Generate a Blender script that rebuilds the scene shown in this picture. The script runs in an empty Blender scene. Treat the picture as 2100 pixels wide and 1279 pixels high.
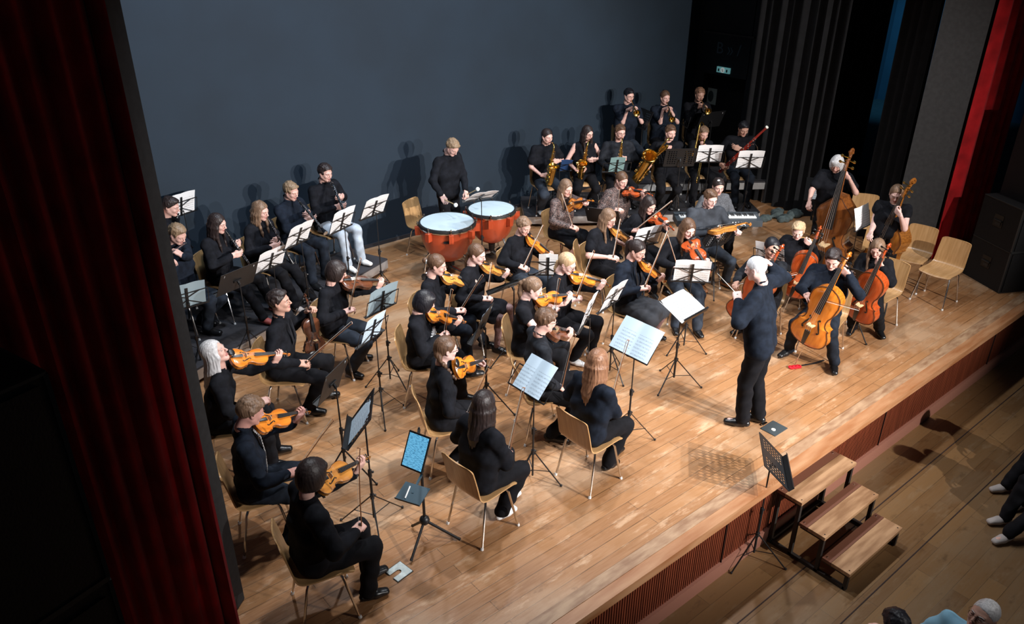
import bpy, math, random
import numpy as np
from mathutils import Vector, Matrix
random.seed(7); rng = np.random.RandomState(7)
V = np.array
sc = bpy.context.scene
COL = sc.collection
# ------------------------------------------------------------------ camera
FPX, CX, CY = 1608.0, 1050.0, 639.5
def _rz(a): return V([[math.cos(a), -math.sin(a), 0], [math.sin(a), math.cos(a), 0], [0, 0, 1.]])
def _rx(a): return V([[1., 0, 0], [0, math.cos(a), -math.sin(a)], [0, math.sin(a), math.cos(a)]])
CR = _rz(-.687) @ _rx(1.1) @ _rz(.004)
CC = V([0, -2.95, 4.64])
cam_d = bpy.data.cameras.new('camera'); cam = bpy.data.objects.new('camera', cam_d); COL.objects.link(cam)
cam_d.sensor_width = 36; cam_d.lens = FPX / 2100 * 36; cam_d.clip_start = .05; cam_d.clip_end = 200
M4 = Matrix.Identity(4)
for i in range(3):
    for j in range(3): M4[i][j] = CR[i, j]
M4.translation = Vector(CC); cam.matrix_world = M4
sc.camera = cam
# ------------------------------------------------------------------ world, exposure
w = bpy.data.worlds.new('hall_dark'); sc.world = w; w.use_nodes = True
w.node_tree.nodes['Background'].inputs[0].default_value = (.5, .6, .8, 1)
w.node_tree.nodes['Background'].inputs[1].default_value = .022
sc.view_settings.view_transform = 'Standard'; sc.view_settings.look = 'None'
sc.view_settings.gamma = 1; sc.view_settings.exposure = .12; sc.view_settings.use_curve_mapping = False
# ------------------------------------------------------------------ stage lamps
def look(o, tgt):
    d = Vector(tgt) - o.location
    o.rotation_euler = d.to_track_quat('-Z', 'Y').to_euler()
def spot(name, loc, tgt, power, deg, col, blend=.5, rad=.06):
    l = bpy.data.lights.new(name, 'SPOT'); l.energy = power; l.spot_size = math.radians(deg); l.spot_blend = blend
    l.color = col; l.shadow_soft_size = rad
    o = bpy.data.objects.new(name, l); o.location = loc; COL.objects.link(o); look(o, tgt); return o
def area(name, loc, tgt, power, sx, sy, col):
    l = bpy.data.lights.new(name, 'AREA'); l.shape = 'RECTANGLE'; l.size = sx; l.size_y = sy; l.energy = power; l.color = col
    o = bpy.data.objects.new(name, l); o.location = loc; COL.objects.link(o); look(o, tgt); return o
# two front-of-house profile spots on the balcony rail, a row of overhead stage lights
spot('front_spot_light', (6.9, -6.9, 4.95), (5.6, 3.8, 1.7), 3800, 58, (1., .95, .91), .6, .05)
spot('front_spot_light', (8.1, -6.9, 4.95), (7.7, 3.5, 1.6), 3400, 60, (1., .95, .91), .6, .05)
spot('front_spot_light', (5.0, -7.2, 4.95), (5.4, 4.4, 1.7), 1700, 50, (.95, .95, 1.), .6, .05)
for bx, by, pw in ((3.0, 1.9, 400), (5.0, 1.9, 650), (7.0, 1.9, 600), (9.2, 1.9, 170), (3.6, 4.2, 380), (5.8, 4.2, 520), (8.2, 4.2, 380), (10.0, 4.6, 120)):
    spot('stage_batten_light', (bx, by, 6.4), (bx, by + .05, 0), pw, 88, (.93, .96, 1.), .85, .12)
spot('wall_wash_light', (3.2, 4.2, 6.3), (3.4, 7.2, 1.6), 330, 95, (.45, .7, 1.), 1., .3)
spot('wall_wash_light', (7.0, 4.2, 6.3), (7.0, 7.2, 1.8), 260, 95, (.5, .72, 1.), 1., .3)
spot('blue_wing_light', (18.5, 5.6, 4.9), (22.2, 7.2, .6), 1700, 66, (.10, .50, .85), 1., .2)
# ------------------------------------------------------------------ pixel rays -> places in the hall
def ray(px):
    d = CR @ V([(px[0] - CX) / FPX, -(px[1] - CY) / FPX, -1.]); return d / np.linalg.norm(d)
def at(px, z=0., ax=2):
    d = ray(px); return CC + d * (z - CC[ax]) / d[ax]
def near(px, ref):
    d = ray(px); return CC + d * float((V(ref) - CC) @ d)
def sph(px, c, r, prefer):
    d = ray(px); oc = CC - V(c); b = oc @ d; q = b * b - (oc @ oc - r * r)
    if q <= 0:
        p = CC + d * (-b); e = p - c; return V(c) + e / np.linalg.norm(e) * r
    out = [CC + d * (-b + s * math.sqrt(q)) for s in (-1, 1)]
    return max(out, key=lambda p: (p - c) @ V(prefer))
def nrm(v): v = V(v, dtype=float) if not isinstance(v, np.ndarray) else v.astype(float); return v / (np.linalg.norm(v) + 1e-12)
UP = V([0., 0, 1])
# ------------------------------------------------------------------ materials
MAT = {}
def mat(name, col, rough=.6, metal=0., var=0., scale=30., bump=0., stretch=None, emit=0., spec=.5, sheen=0., col2=None, coat=0., kind='noise', trans=0.):
    if name in MAT: return MAT[name]
    m = bpy.data.materials.new(name); m.use_nodes = True; nt = m.node_tree; b = nt.nodes['Principled BSDF']
    b.inputs['Base Color'].default_value = (*col, 1); b.inputs['Roughness'].default_value = rough; b.inputs['Metallic'].default_value = metal
    b.inputs['Specular IOR Level'].default_value = spec
    if sheen: b.inputs['Sheen Weight'].default_value = sheen
    if coat: b.inputs['Coat Weight'].default_value = coat; b.inputs['Coat Roughness'].default_value = .12
    if emit: b.inputs['Emission Color'].default_value = (*col, 1); b.inputs['Emission Strength'].default_value = emit
    if trans: b.inputs['Transmission Weight'].default_value = trans
    if var or bump or col2:
        tc = nt.nodes.new('ShaderNodeTexCoord'); mp = nt.nodes.new('ShaderNodeMapping'); nt.links.new(tc.outputs['Object'], mp.inputs[0])
        mp.inputs['Scale'].default_value = stretch or (1, 1, 1)
        if kind == 'voronoi':
            tx = nt.nodes.new('ShaderNodeTexVoronoi'); tx.inputs['Scale'].default_value = scale; fo = tx.outputs['Distance']
        elif kind == 'checker':
            tx = nt.nodes.new('ShaderNodeTexChecker'); tx.inputs['Scale'].default_value = scale; fo = tx.outputs['Fac']
        else:
            tx = nt.nodes.new('ShaderNodeTexNoise'); tx.inputs['Scale'].default_value = scale; tx.inputs['Detail'].default_value = 4; fo = tx.outputs['Fac']
        nt.links.new(mp.outputs[0], tx.inputs['Vector'])
        if var or col2:
            r = nt.nodes.new('ShaderNodeValToRGB'); nt.links.new(fo, r.inputs[0])
            c2 = col2 or tuple(min(1, c * (1 + var)) for c in col); c1 = col if col2 else tuple(c * (1 - var) for c in col)
            r.color_ramp.elements[0].position = .35; r.color_ramp.elements[0].color = (*c1, 1)
            r.color_ramp.elements[1].position = .65; r.color_ramp.elements[1].color = (*c2, 1)
            nt.links.new(r.outputs[0], b.inputs['Base Color'])
        if bump:
            bp = nt.nodes.new('ShaderNodeBump'); bp.inputs['Strength'].default_value = bump; bp.inputs['Distance'].default_value = .01
            nt.links.new(fo, bp.inputs['Height']); nt.links.new(bp.outputs[0], b.inputs['Normal'])
    MAT[name] = m; return m
class N:  # tiny node helper
    def __init__(s, name):
        s.m = bpy.data.materials.new(name); s.m.use_nodes = True; s.nt = s.m.node_tree; s.b = s.nt.nodes['Principled BSDF']; MAT[name] = s.m
        s.tc = s.nt.nodes.new('ShaderNodeTexCoord')
    def n(s, t, **k):
        x = s.nt.nodes.new('ShaderNode' + t)
        for a, v in k.items():
            if a.startswith('i_'): x.inputs[a[2:].replace('_', ' ')].default_value = v
            else: setattr(x, a, v)
        return x
    def l(s, a, b): s.nt.links.new(a, b)
    def mapping(s, scale=(1, 1, 1), rot=(0, 0, 0)):
        mp = s.n('Mapping'); s.l(s.tc.outputs['Object'], mp.inputs[0]); mp.inputs['Scale'].default_value = scale; mp.inputs['Rotation'].default_value = rot; return mp.outputs[0]
    def noise(s, vec, scale, detail=4, rough=.55):
        x = s.n('TexNoise'); s.l(vec, x.inputs['Vector']); x.inputs['Scale'].default_value = scale; x.inputs['Detail'].default_value = detail; x.inputs['Roughness'].default_value = rough; return x.outputs['Fac']
    def ramp(s, f, *stops):
        r = s.n('ValToRGB'); s.l(f, r.inputs[0]); e = r.color_ramp.elements
        while len(e) < len(stops): e.new(.5)
        for q, (p, c) in zip(e, stops): q.position = p; q.color = (*c, 1) if len(c) == 3 else c
        return r.outputs[0]
    def mix(s, f, a, b, mode='MIX'):
        x = s.n('Mix', data_type='RGBA', blend_type=mode)
        if isinstance(f, float): x.inputs[0].default_value = f
        else: s.l(f, x.inputs[0])
        for i, q in ((6, a), (7, b)):
            if isinstance(q, tuple): x.inputs[i].default_value = (*q, 1)
            else: s.l(q, x.inputs[i])
        return x.outputs[2]
def plank_mat(name, w, l, c1, c2, c3, gap, worn, rough, wornc):
    s = N(name); vec = s.mapping((1, 1, 1))
    bk = s.n('TexBrick'); s.l(vec, bk.inputs['Vector']); bk.offset = .37; bk.offset_frequency = 2
    bk.inputs['Scale'].default_value = 1; bk.inputs['Brick Width'].default_value = l; bk.inputs['Row Height'].default_value = w
    bk.inputs['Mortar Size'].default_value = gap; bk.inputs['Mortar Smooth'].default_value = .3; bk.inputs['Bias'].default_value = 0
    bk.inputs['Color1'].default_value = (*c1, 1); bk.inputs['Color2'].default_value = (*c2, 1); bk.inputs['Mortar'].default_value = (*[c * .25 for c in c1], 1)
    gr = s.noise(s.mapping((1.2, 22, 1)), 3., 6, .6)
    c = s.mix(s.ramp(gr, (.35, (0, 0, 0)), (.7, (1, 1, 1))), bk.outputs['Color'], c3, 'MIX')
    c = s.mix(.55, bk.outputs['Color'], c)
    big = s.noise(s.mapping((.35, .8, 1)), 1.6, 7, .62)
    c = s.mix(s.ramp(big, (.5, (0, 0, 0)), (.62, (worn, worn, worn))), c, wornc)
    st = s.noise(s.mapping((.9, 3.2, 1)), 2.3, 8, .7)
    c = s.mix(s.ramp(st, (.56, (0, 0, 0)), (.66, (worn * .9,) * 3)), c, tuple(min(1, q * 1.25) for q in wornc))
    dk = s.noise(s.mapping((.8, 1.6, 1)), 4.5, 6, .7)
    c = s.mix(s.ramp(dk, (.30, (.5, .5, .5)), (.42, (0, 0, 0))), c, tuple(q * .45 for q in c1))
    s.l(c, s.b.inputs['Base Color'])
    s.l(s.ramp(gr, (.3, (rough,) * 3), (.8, (rough + .18,) * 3)), s.b.inputs['Roughness'])
    bp = s.n('Bump'); bp.inputs['Strength'].default_value = .25; bp.inputs['Distance'].default_value = .003
    s.l(bk.outputs['Fac'], bp.inputs['Height']); bp.invert = True; s.l(bp.outputs[0], s.b.inputs['Normal'])
    return s.m
# ------------------------------------------------------------------ mesh collector
class MB:
    def __init__(s): s.v = []; s.f = []; s.m = []; s.n = 0
    def add(s, v, f, m=0):
        v = np.asarray(v, float).reshape(-1, 3); s.v.append(v); n = s.n
        s.f += [tuple(int(i) + n for i in q) for q in f]
        s.m += ([m] * len(f)) if isinstance(m, int) else [int(x) for x in m]
        s.n += len(v); return s
    def box(s, c, size, rot=None, m=0, taper=1.):
        a = V(size) / 2.; q = []
        for z in (-1, 1):
            t = taper if z > 0 else 1.
            q += [(-a[0] * t, -a[1] * t, z * a[2]), (a[0] * t, -a[1] * t, z * a[2]), (a[0] * t, a[1] * t, z * a[2]), (-a[0] * t, a[1] * t, z * a[2])]
        q = V(q)
        if rot is not None: q = q @ V(rot).T
        return s.add(q + V(c), [(3, 2, 1, 0), (4, 5, 6, 7), (0, 1, 5, 4), (1, 2, 6, 5), (2, 3, 7, 6), (3, 0, 4, 7)], m)
    def bar(s, a, b, w, h=None, m=0, up=UP):
        a = V(a, dtype=float); b = V(b, dtype=float); d = b - a; L = np.linalg.norm(d); x = d / L
        u = V(up, dtype=float)
        if abs(x @ u) > .97: u = V([1., 0, 0])
        y = nrm(np.cross(u, x)); z = np.cross(x, y)
        return s.box((a + b) / 2, (L, w, h or w), np.stack([x, y, z], 1), m)
    def tube(s, pts, r, n=8, m=0, caps=True, flat=1., up=None):
        P = np.asarray(pts, float); k = len(P); R_ = np.full(k, float(r)) if np.isscalar(r) else np.asarray(r, float)
        T = np.zeros_like(P); T[1:-1] = P[2:] - P[:-2]; T[0] = P[1] - P[0]; T[-1] = P[-1] - P[-2]
        T /= np.linalg.norm(T, axis=1)[:, None] + 1e-12
        u = V(up, dtype=float) if up is not None else (V([0, 0, 1.]) if abs(T[0][2]) < .9 else V([1., 0, 0]))
        u = nrm(u - T[0] * (u @ T[0])); an = np.arange(n) / n * 2 * math.pi; out = []
        for i in range(k):
            u = nrm(u - T[i] * (u @ T[i])); b = np.cross(T[i], u)
            out.append(P[i] + R_[i] * (np.cos(an)[:, None] * u * flat + np.sin(an)[:, None] * b))
        f = [(i * n + j, i * n + (j + 1) % n, (i + 1) * n + (j + 1) % n, (i + 1) * n + j) for i in range(k - 1) for j in range(n)]
        if caps: f += [tuple(range(n))[::-1], tuple(range((k - 1) * n, k * n))]
        return s.add(np.concatenate(out), f, m)
    def cyl(s, a, b, r, r2=None, n=10, m=0): return s.tube([a, b], [r, r if r2 is None else r2], n, m)
    def lathe(s, prof, c=(0, 0, 0), n=24, m=0, rot=None, close=False):
        k = len(prof); an = np.arange(n) / n * 2 * math.pi
        q = np.concatenate([np.stack([r * np.cos(an), r * np.sin(an), np.full(n, z)], 1) for r, z in prof])
        if rot is not None: q = q @ V(rot).T
        f = [(i * n + j, i * n + (j + 1) % n, (i + 1) * n + (j + 1) % n, (i + 1) * n + j) for i in range(k - 1) for j in range(n)]
        return s.add(q + V(c), f, m)
    def ball(s, c, r, n=8, m=0, rot=None):
        r = V([r] * 3 if np.isscalar(r) else r, dtype=float); k = max(4, n // 2 + 1)
        q = [(0, 0, -1.)]; 
        for i in range(1, k):
            t = -math.pi / 2 + math.pi * i / k
            for j in range(n): a = 2 * math.pi * j / n; q.append((math.cos(t) * math.cos(a), math.cos(t) * math.sin(a), math.sin(t)))
        q.append((0, 0, 1.)); q = V(q) * r
        if rot is not None: q = q @ V(rot).T
        f = [(0, 1 + (j + 1) % n, 1 + j) for j in range(n)]
        f += [(1 + i * n + j, 1 + i * n + (j + 1) % n, 1 + (i + 1) * n + (j + 1) % n, 1 + (i + 1) * n + j) for i in range(k - 2) for j in range(n)]
        t = 1 + (k - 2) * n; L = len(q) - 1
        f += [(t + j, t + (j + 1) % n, L) for j in range(n)]
        return s.add(q + V(c), f, m)
    def prism(s, poly, z0, z1, rot=None, c=(0, 0, 0), m=0):
        n = len(poly); q = V([(x, y, z0) for x, y in poly] + [(x, y, z1) for x, y in poly], dtype=float)
        if rot is not None: q = q @ V(rot).T
        f = [tuple(range(n))[::-1], tuple(range(n, 2 * n))] + [(i, (i + 1) % n, n + (i + 1) % n, n + i) for i in range(n)]
        return s.add(q + V(c), f, m)
    def grid(s, G, m=0, thick=0.):
        a, b = G.shape[:2]; q = G.reshape(-1, 3)
        f = [(i * b + j, i * b + j + 1, (i + 1) * b + j + 1, (i + 1) * b + j) for i in range(a - 1) for j in range(b - 1)]
        if thick:
            du = np.gradient(G, axis=0); dv = np.gradient(G, axis=1); nn = np.cross(dv, du); nn /= np.linalg.norm(nn, axis=2)[..., None] + 1e-12
            q2 = (G - nn * thick).reshape(-1, 3); o = a * b
            f2 = [tuple(x + o for x in t[::-1]) for t in f]
            ring = [i for i in range(b)] + [i * b + b - 1 for i in range(1, a)] + [(a - 1) * b + j for j in range(b - 2, -1, -1)] + [i * b for i in range(a - 2, 0, -1)]
            f3 = [(ring[(i + 1) % len(ring)], ring[i], ring[i] + o, ring[(i + 1) % len(ring)] + o) for i in range(len(ring))]
            q = np.concatenate([q, q2]); f = f + f2 + f3
        return s.add(q, f, m)
    def build(s, name, mats, parent=None, smooth=True, loc=None, M=None):
        me = bpy.data.meshes.new(name)
        v = np.concatenate(s.v) if s.v else np.zeros((0, 3))
        me.from_pydata(v.tolist(), [], s.f)
        mats = mats if isinstance(mats, (list, tuple)) else [mats]
        for x in mats: me.materials.append(MAT[x] if isinstance(x, str) else x)
        if len(mats) > 1: me.polygons.foreach_set('material_index', s.m)
        if smooth:
            me.polygons.foreach_set('use_smooth', [True] * len(me.polygons))
            try: me.set_sharp_from_angle(angle=math.radians(38 if smooth is True else smooth))
            except Exception: pass
        me.update()
        o = bpy.data.objects.new(name, me); COL.objects.link(o)
        if parent: o.parent = parent
        if loc is not None: o.location = loc
        if M is not None: o.matrix_world = M
        return o
def tag(o, label=None, cat=None, group=None, kind=None):
    if label: o['label'] = label
    if cat: o['category'] = cat
    if group: o['group'] = group
    if kind: o['kind'] = kind
    return o
def empty(name, loc=(0, 0, 0)):
    o = bpy.data.objects.new(name, None); o.empty_display_size = .1; COL.objects.link(o); o.location = loc; return o
def copy_tree(o, parent=None):
    c = o.copy(); COL.objects.link(c)
    if parent: c.parent = parent
    for ch in o.children: copy_tree(ch, c)
    return c
USED = set()
def inst(proto, M, label, cat, group=None):
    if proto.name in USED: o = copy_tree(proto)
    else: o = proto; USED.add(proto.name)
    o.matrix_world = M if isinstance(M, Matrix) else m4(*M)
    tag(o, label, cat, group); return o
def m4(R_, t, s=1.):
    M = Matrix.Identity(4)
    for i in range(3):
        for j in range(3): M[i][j] = float(R_[i][j]) * s
        M[i][3] = float(t[i])
    return M
def frame(x=None, y=None, z=None):  # orthonormal frame from two directions (first given is exact)
    if x is not None and z is not None: x = nrm(x); y = nrm(np.cross(z, x)); z = np.cross(x, y)
    elif y is not None and z is not None: y = nrm(y); x = nrm(np.cross(y, z)); z = np.cross(x, y)
    return np.stack([x, y, z], 1)
# ------------------------------------------------------------------ implicit surfaces (surface nets)
def nets(F, o, h):
    ins = F < 0; nx, ny, nz = F.shape
    S = np.zeros((nx - 1, ny - 1, nz - 1, 3), np.float32); Cn = np.zeros((nx - 1, ny - 1, nz - 1), np.float32); E = []
    for ax in range(3):
        a = [slice(None)] * 3; b = [slice(None)] * 3; a[ax] = slice(0, -1); b[ax] = slice(1, None)
        cr = ins[tuple(a)] != ins[tuple(b)]
        idx = np.argwhere(cr); i, j, k = idx.T
        f0 = F[tuple(a)][i, j, k]; f1 = F[tuple(b)][i, j, k]; t = f0 / (f0 - f1)
        p = idx.astype(np.float32); p[:, ax] += t
        o1, o2 = [x for x in range(3) if x != ax]
        for d1 in (0, -1):
            for d2 in (0, -1):
                q = idx.copy(); q[:, o1] += d1; q[:, o2] += d2
                ok = np.all((q >= 0) & (q < V([nx - 1, ny - 1, nz - 1])), axis=1)
                qq = q[ok]; np.add.at(S, (qq[:, 0], qq[:, 1], qq[:, 2]), p[ok]); np.add.at(Cn, (qq[:, 0], qq[:, 1], qq[:, 2]), 1)
        E.append((ax, idx, f0 < 0))
    act = Cn > 0; ID = -np.ones(Cn.shape, int); ID[act] = np.arange(act.sum())
    v = (S[act] / Cn[act][:, None]) * h + o; faces = []
    for ax, idx, s in E:
        o1, o2 = [(1, 2), (2, 0), (0, 1)][ax]
        ok = (idx[:, o1] > 0) & (idx[:, o2] > 0); q = idx[ok]; s = s[ok]
        lim = V(Cn.shape); ok2 = np.all(q < lim, axis=1); q = q[ok2]; s = s[ok2]
        def g(d1, d2):
            r = q.copy(); r[:, o1] += d1; r[:, o2] += d2; return ID[r[:, 0], r[:, 1], r[:, 2]]
        A = np.stack([g(0, 0), g(-1, 0), g(-1, -1), g(0, -1)], 1); A[~s] = A[~s][:, ::-1]
        faces.append(A)
    return v, np.concatenate(faces)
class SDF:
    """list of primitives: cone (a,b,ra,rb,k,ext), ell (c,r,rot,k), cut versions with sign -1"""
    def __init__(s): s.p = []; s.w = None
    def cone(s, a, b, ra, rb=None, k=.02, ext=None, sg=1): s.p.append(('c', V(a, dtype=float), V(b, dtype=float), ra, ra if rb is None else rb, k, None if ext is None else V(ext, dtype=float), sg)); return s
    def ell(s, c, r, k=.02, rot=None, sg=1): s.p.append(('e', V(c, dtype=float), V([r] * 3 if np.isscalar(r) else r, dtype=float), rot, None, k, None, sg)); return s
    def chain(s, pts, rr, k=.02):
        for i in range(len(pts) - 1): s.cone(pts[i], pts[i + 1], rr[i], rr[i + 1], k)
        return s
    def plane(s, c, n, k=.004): s.p.append(('p', V(c, dtype=float), nrm(n), None, None, k, None, -1)); return s
    def mesh(s, h, noise=None):
        lo = V([1e9] * 3); hi = -lo
        bbs = []
        for t, a, b, ra, rb, k, ext, sg in s.p:
            if t == 'c':
                m_ = max(ra, rb); e = np.abs(ext) if ext is not None else 0
                l = np.minimum(a, b) - m_ - e; u = np.maximum(a, b) + m_ + e
            elif t == 'e': m_ = max(b); l = a - m_; u = a + m_
            else: l = None
            if l is None: bbs.append(None); continue
            bbs.append((l, u))
            if sg > 0: lo = np.minimum(lo, l); hi = np.maximum(hi, u)
        lo = lo - 2.5 * h; hi = hi + 2.5 * h; n = np.ceil((hi - lo) / h).astype(int) + 1
        F = np.full(n, .06, np.float32); gx = [lo[i] + h * np.arange(n[i]) for i in range(3)]
        for (t, a, b, ra, rb, k, ext, sg), bb in zip(s.p, bbs):
            if bb is None: sl = [slice(0, n[i]) for i in range(3)]
            else:
                pad = k + 2.5 * h
                i0 = np.maximum(0, np.floor((bb[0] - pad - lo) / h).astype(int)); i1 = np.minimum(n, np.ceil((bb[1] + pad - lo) / h).astype(int) + 1)
                if np.any(i1 <= i0): continue
                sl = [slice(i0[i], i1[i]) for i in range(3)]
            X, Y, Z = np.meshgrid(gx[0][sl[0]], gx[1][sl[1]], gx[2][sl[2]], indexing='ij')
            if t == 'c':
                px_, py_, pz_ = X - a[0], Y - a[1], Z - a[2]; d = b - a; L2 = d @ d + 1e-12
                if ext is not None:
                    el = np.linalg.norm(ext); e = ext / el; q = px_ * e[0] + py_ * e[1] + pz_ * e[2]
                    dd = d - e * (d @ e); off = d @ e; L2 = dd @ dd + 1e-12
                    tt = np.clip((px_ * dd[0] + py_ * dd[1] + pz_ * dd[2]) / L2, 0, 1)
                    cl = np.clip(q - tt * off, -el, el)
                    D = np.sqrt((px_ - tt * d[0] - cl * e[0]) ** 2 + (py_ - tt * d[1] - cl * e[1]) ** 2 + (pz_ - tt * d[2] - cl * e[2]) ** 2) - (ra + (rb - ra) * tt)
                else:
                    tt = np.clip((px_ * d[0] + py_ * d[1] + pz_ * d[2]) / L2, 0, 1)
                    D = np.sqrt((px_ - tt * d[0]) ** 2 + (py_ - tt * d[1]) ** 2 + (pz_ - tt * d[2]) ** 2) - (ra + (rb - ra) * tt)
            elif t == 'e':
                P = [X - a[0], Y - a[1], Z - a[2]]
                if ra is not None: P = [sum(P[j] * ra[j, i] for j in range(3)) for i in range(3)]
                k0 = np.sqrt(sum((P[i] / b[i]) ** 2 for i in range(3))); k1 = np.sqrt(sum((P[i] / b[i] ** 2) ** 2 for i in range(3))) + 1e-9
                D = k0 * (k0 - 1) / k1
            else: D = -((X - a[0]) * b[0] + (Y - a[1]) * b[1] + (Z - a[2]) * b[2])
            sub = F[tuple(sl)]
            if sg > 0:
                hh = np.clip(.5 + .5 * (sub - D) / k, 0, 1); F[tuple(sl)] = sub * (1 - hh) + D * hh - k * hh * (1 - hh)
            else:
                D = -D; hh = np.clip(.5 - .5 * (sub - D) / k, 0, 1); F[tuple(sl)] = sub * (1 - hh) + D * hh + k * hh * (1 - hh)
        if noise is not None:
            X, Y, Z = np.meshgrid(*gx, indexing='ij'); F = F + noise(X, Y, Z).astype(np.float32)
        F[0] = F[-1] = .1; F[:, 0] = F[:, -1] = .1; F[:, :, 0] = F[:, :, -1] = .1
        return nets(F, lo, h)
# ------------------------------------------------------------------ people: head and hand templates
HEADS = {}
def head_tpl(kind):
    if kind in HEADS: return HEADS[kind]
    s = SDF(); f = kind == 'f'; y_ = kind == 'y'; o = kind == 'o'
    s.ell((0, -.014, .030), (.0745, .094, .086), .01)
    s.ell((0, .020, -.018), (.060 if f or y_ else .063, .066, .084), .03)
    jw = .050 if f or y_ else .056
    for q in (-1, 1):
        s.cone((q * jw, -.002, -.045), (q * .014, .062, -.092 if not y_ else -.086), .017, .016, .03)
        s.ell((q * .037, .060, -.026), .020, .02)
        s.cone((q * .012, .083, .021), (q * .044, .068, .022), .0075, .008, .014)
    s.ell((0, .070, -.089 if not y_ else -.084), (.017, .014, .014), .02)
    for q in (-1, 1): s.ell((q * .031, .096, .003), (.017, .017, .012), .012, sg=-1)
    s.cone((0, .086, .012), (0, .108 if not y_ else .101, -.026), .0065, .0095, .010)
    for q in (-1, 1): s.ell((q * .010, .096, -.031), (.007, .009, .006), .006)
    s.cone((-.017, .082, -.0535), (0, .0885, -.0515), .0048, .0056, .005); s.cone((.017, .082, -.0535), (0, .0885, -.0515), .0048, .0056, .005)
    s.cone((-.013, .082, -.0645), (.013, .082, -.0645), .0064, .0064, .006, None)
    s.cone((-.02, .093, -.0592), (.02, .093, -.0592), .0042, .0042, .003, None, -1)
    for q in (-1, 1):
        s.ell((q * .077, -.010, -.004), (.0085, .019, .030), .006, V([[1, 0, 0], [0, math.cos(.25), -math.sin(.25)], [0, math.sin(.25), math.cos(.25)]]))
        s.ell((q * .086, -.004, -.001), (.006, .009, .015), .004, sg=-1)
    s.cone((0, -.018, -.05), (0, -.035, -.135), .050 if f else (.046 if y_ else .056), .050 if f else (.044 if y_ else .058), .03)
    v, F = s.mesh(.0058)
    c = v[F].mean(1)
    m = np.zeros(len(F), int)
    m[(np.abs(c[:, 0]) < .021) & (c[:, 1] > .080) & (c[:, 2] < -.049) & (c[:, 2] > -.0705)] = 1
    mb = MB(); mb.add(v, F, m)
    for q in (-1, 1):
        mb.ball((q * .031, .0745, .003), .0118, 10, 2)
        mb.ball((q * .031, .0815, .0005), (.0050, .0050, .0050), 8, 3)
        # lids: a skin shell over the eyeball, open at the lower front
        an = np.linspace(-1.1, 1.1, 8); up = np.linspace(-.05, 1.25, 5)
        G = V([[(q * .031 + .0132 * math.cos(u) * math.sin(a), .0745 + .0132 * math.cos(u) * math.cos(a), .003 + .0132 * math.sin(u)) for a in an] for u in up])
        mb.grid(G, 0)
        mb.tube([(q * .031 + .0136 * math.sin(a), .0745 + .0136 * math.cos(a), .0022) for a in an], [.0004, .0012, .0014, .0014, .0014, .0014, .0012, .0004], 4, 3)
        G2 = V([[(q * .031 + .0130 * math.cos(u) * math.sin(a), .0745 + .0130 * math.cos(u) * math.cos(a), .003 + .0130 * math.sin(u)) for a in an] for u in (-1.2, -.8, -.45)])
        mb.grid(G2, 0)
        mb.tube([(q * .014, .0915, .0185), (q * .026, .0915, .0225), (q * .038, .085, .0225), (q * .049, .0745, .017)], [.0022, .003, .0028, .0012], 5, 4, flat=.9)
    v = np.concatenate(mb.v); HEADS[kind] = (v, mb.f, V(mb.m)); return HEADS[kind]
HANDS = {}
def hand_tpl(pose, side):
    """x: wrist to knuckles, z: out of the palm, thumb at +y (left hand; mirrored for the right, side 1) ; origin in mid palm"""
    key = (pose, side)
    if key in HANDS: return HANDS[key]
    C = {'relax': (.35, .45, .35), 'grip': (.95, 1.1, .8), 'flat': (.12, .15, .1), 'bow': (.75, .75, .4), 'neck': (.6, 1.0, .75), 'keys': (.5, .55, .35)}[pose]
    s = SDF()
    s.cone((-.052, .004, 0), (.018, .0, 0), .0145, .0125, .012, (0, .024, 0)); s.cone((.0, 0, .001), (.038, -.001, .0), .012, .0105, .012, (0, .029, 0))
    s.cone((-.075, 0, 0), (-.045, 0, 0), .0215, .019, .015, (0, .006, 0))
    for i, (y, L, w) in enumerate(((.028, 1., .0086), (.0095, 1.1, .0088), (-.0095, 1.02, .0084), (-.0275, .82, .0075))):
        p = V([.043 - abs(i - 1) * .003, y, 0]); a = 0.; sp = (1.5 - i) * .045
        for j, l in enumerate((.040, .025, .020)):
            a += C[j] * (1 + .08 * i); q = p + V([math.cos(a) * math.cos(sp), math.sin(sp), math.sin(a)]) * l * L
            s.cone(p, q, w * (1 - .09 * j), w * (1 - .09 * (j + 1)), .004); p = q
    th = {'relax': ((.0, .045, .018), (.030, .052, .030)), 'flat': ((.005, .055, .008), (.035, .066, .012)), 'bow': ((.012, .034, .032), (.040, .018, .042)), 'grip': ((.005, .038, .030), (.036, .020, .044)), 'neck': ((.010, .048, .022), (.040, .046, .034)), 'keys': ((.008, .040, .028), (.036, .026, .040))}[pose]
    p0 = V([-.032, .022, .006]); s.cone(p0, th[0], .0135, .0105, .010); s.cone(th[0], th[1], .0100, .0085, .004)
    v, F = s.mesh(.0062)
    if side > 0: v = v * V([1, -1, 1]); F = F[:, ::-1]
    HANDS[key] = (v, F); return HANDS[key]
def ik(a, c, l1, l2, pole):
    a = V(a, dtype=float); c = V(c, dtype=float); d = c - a; L = np.linalg.norm(d); x = d / (L + 1e-9)
    if L > (l1 + l2) * .995: L = (l1 + l2) * .995
    if L < abs(l1 - l2) * 1.02 + .01: L = abs(l1 - l2) * 1.02 + .01
    t = (l1 * l1 - l2 * l2 + L * L) / (2 * L); h = math.sqrt(max(0, l1 * l1 - t * t))
    p = V(pole, dtype=float) - a; p = p - x * (p @ x); p = nrm(p)
    return a + x * t + p * h, a + x * L
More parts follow.
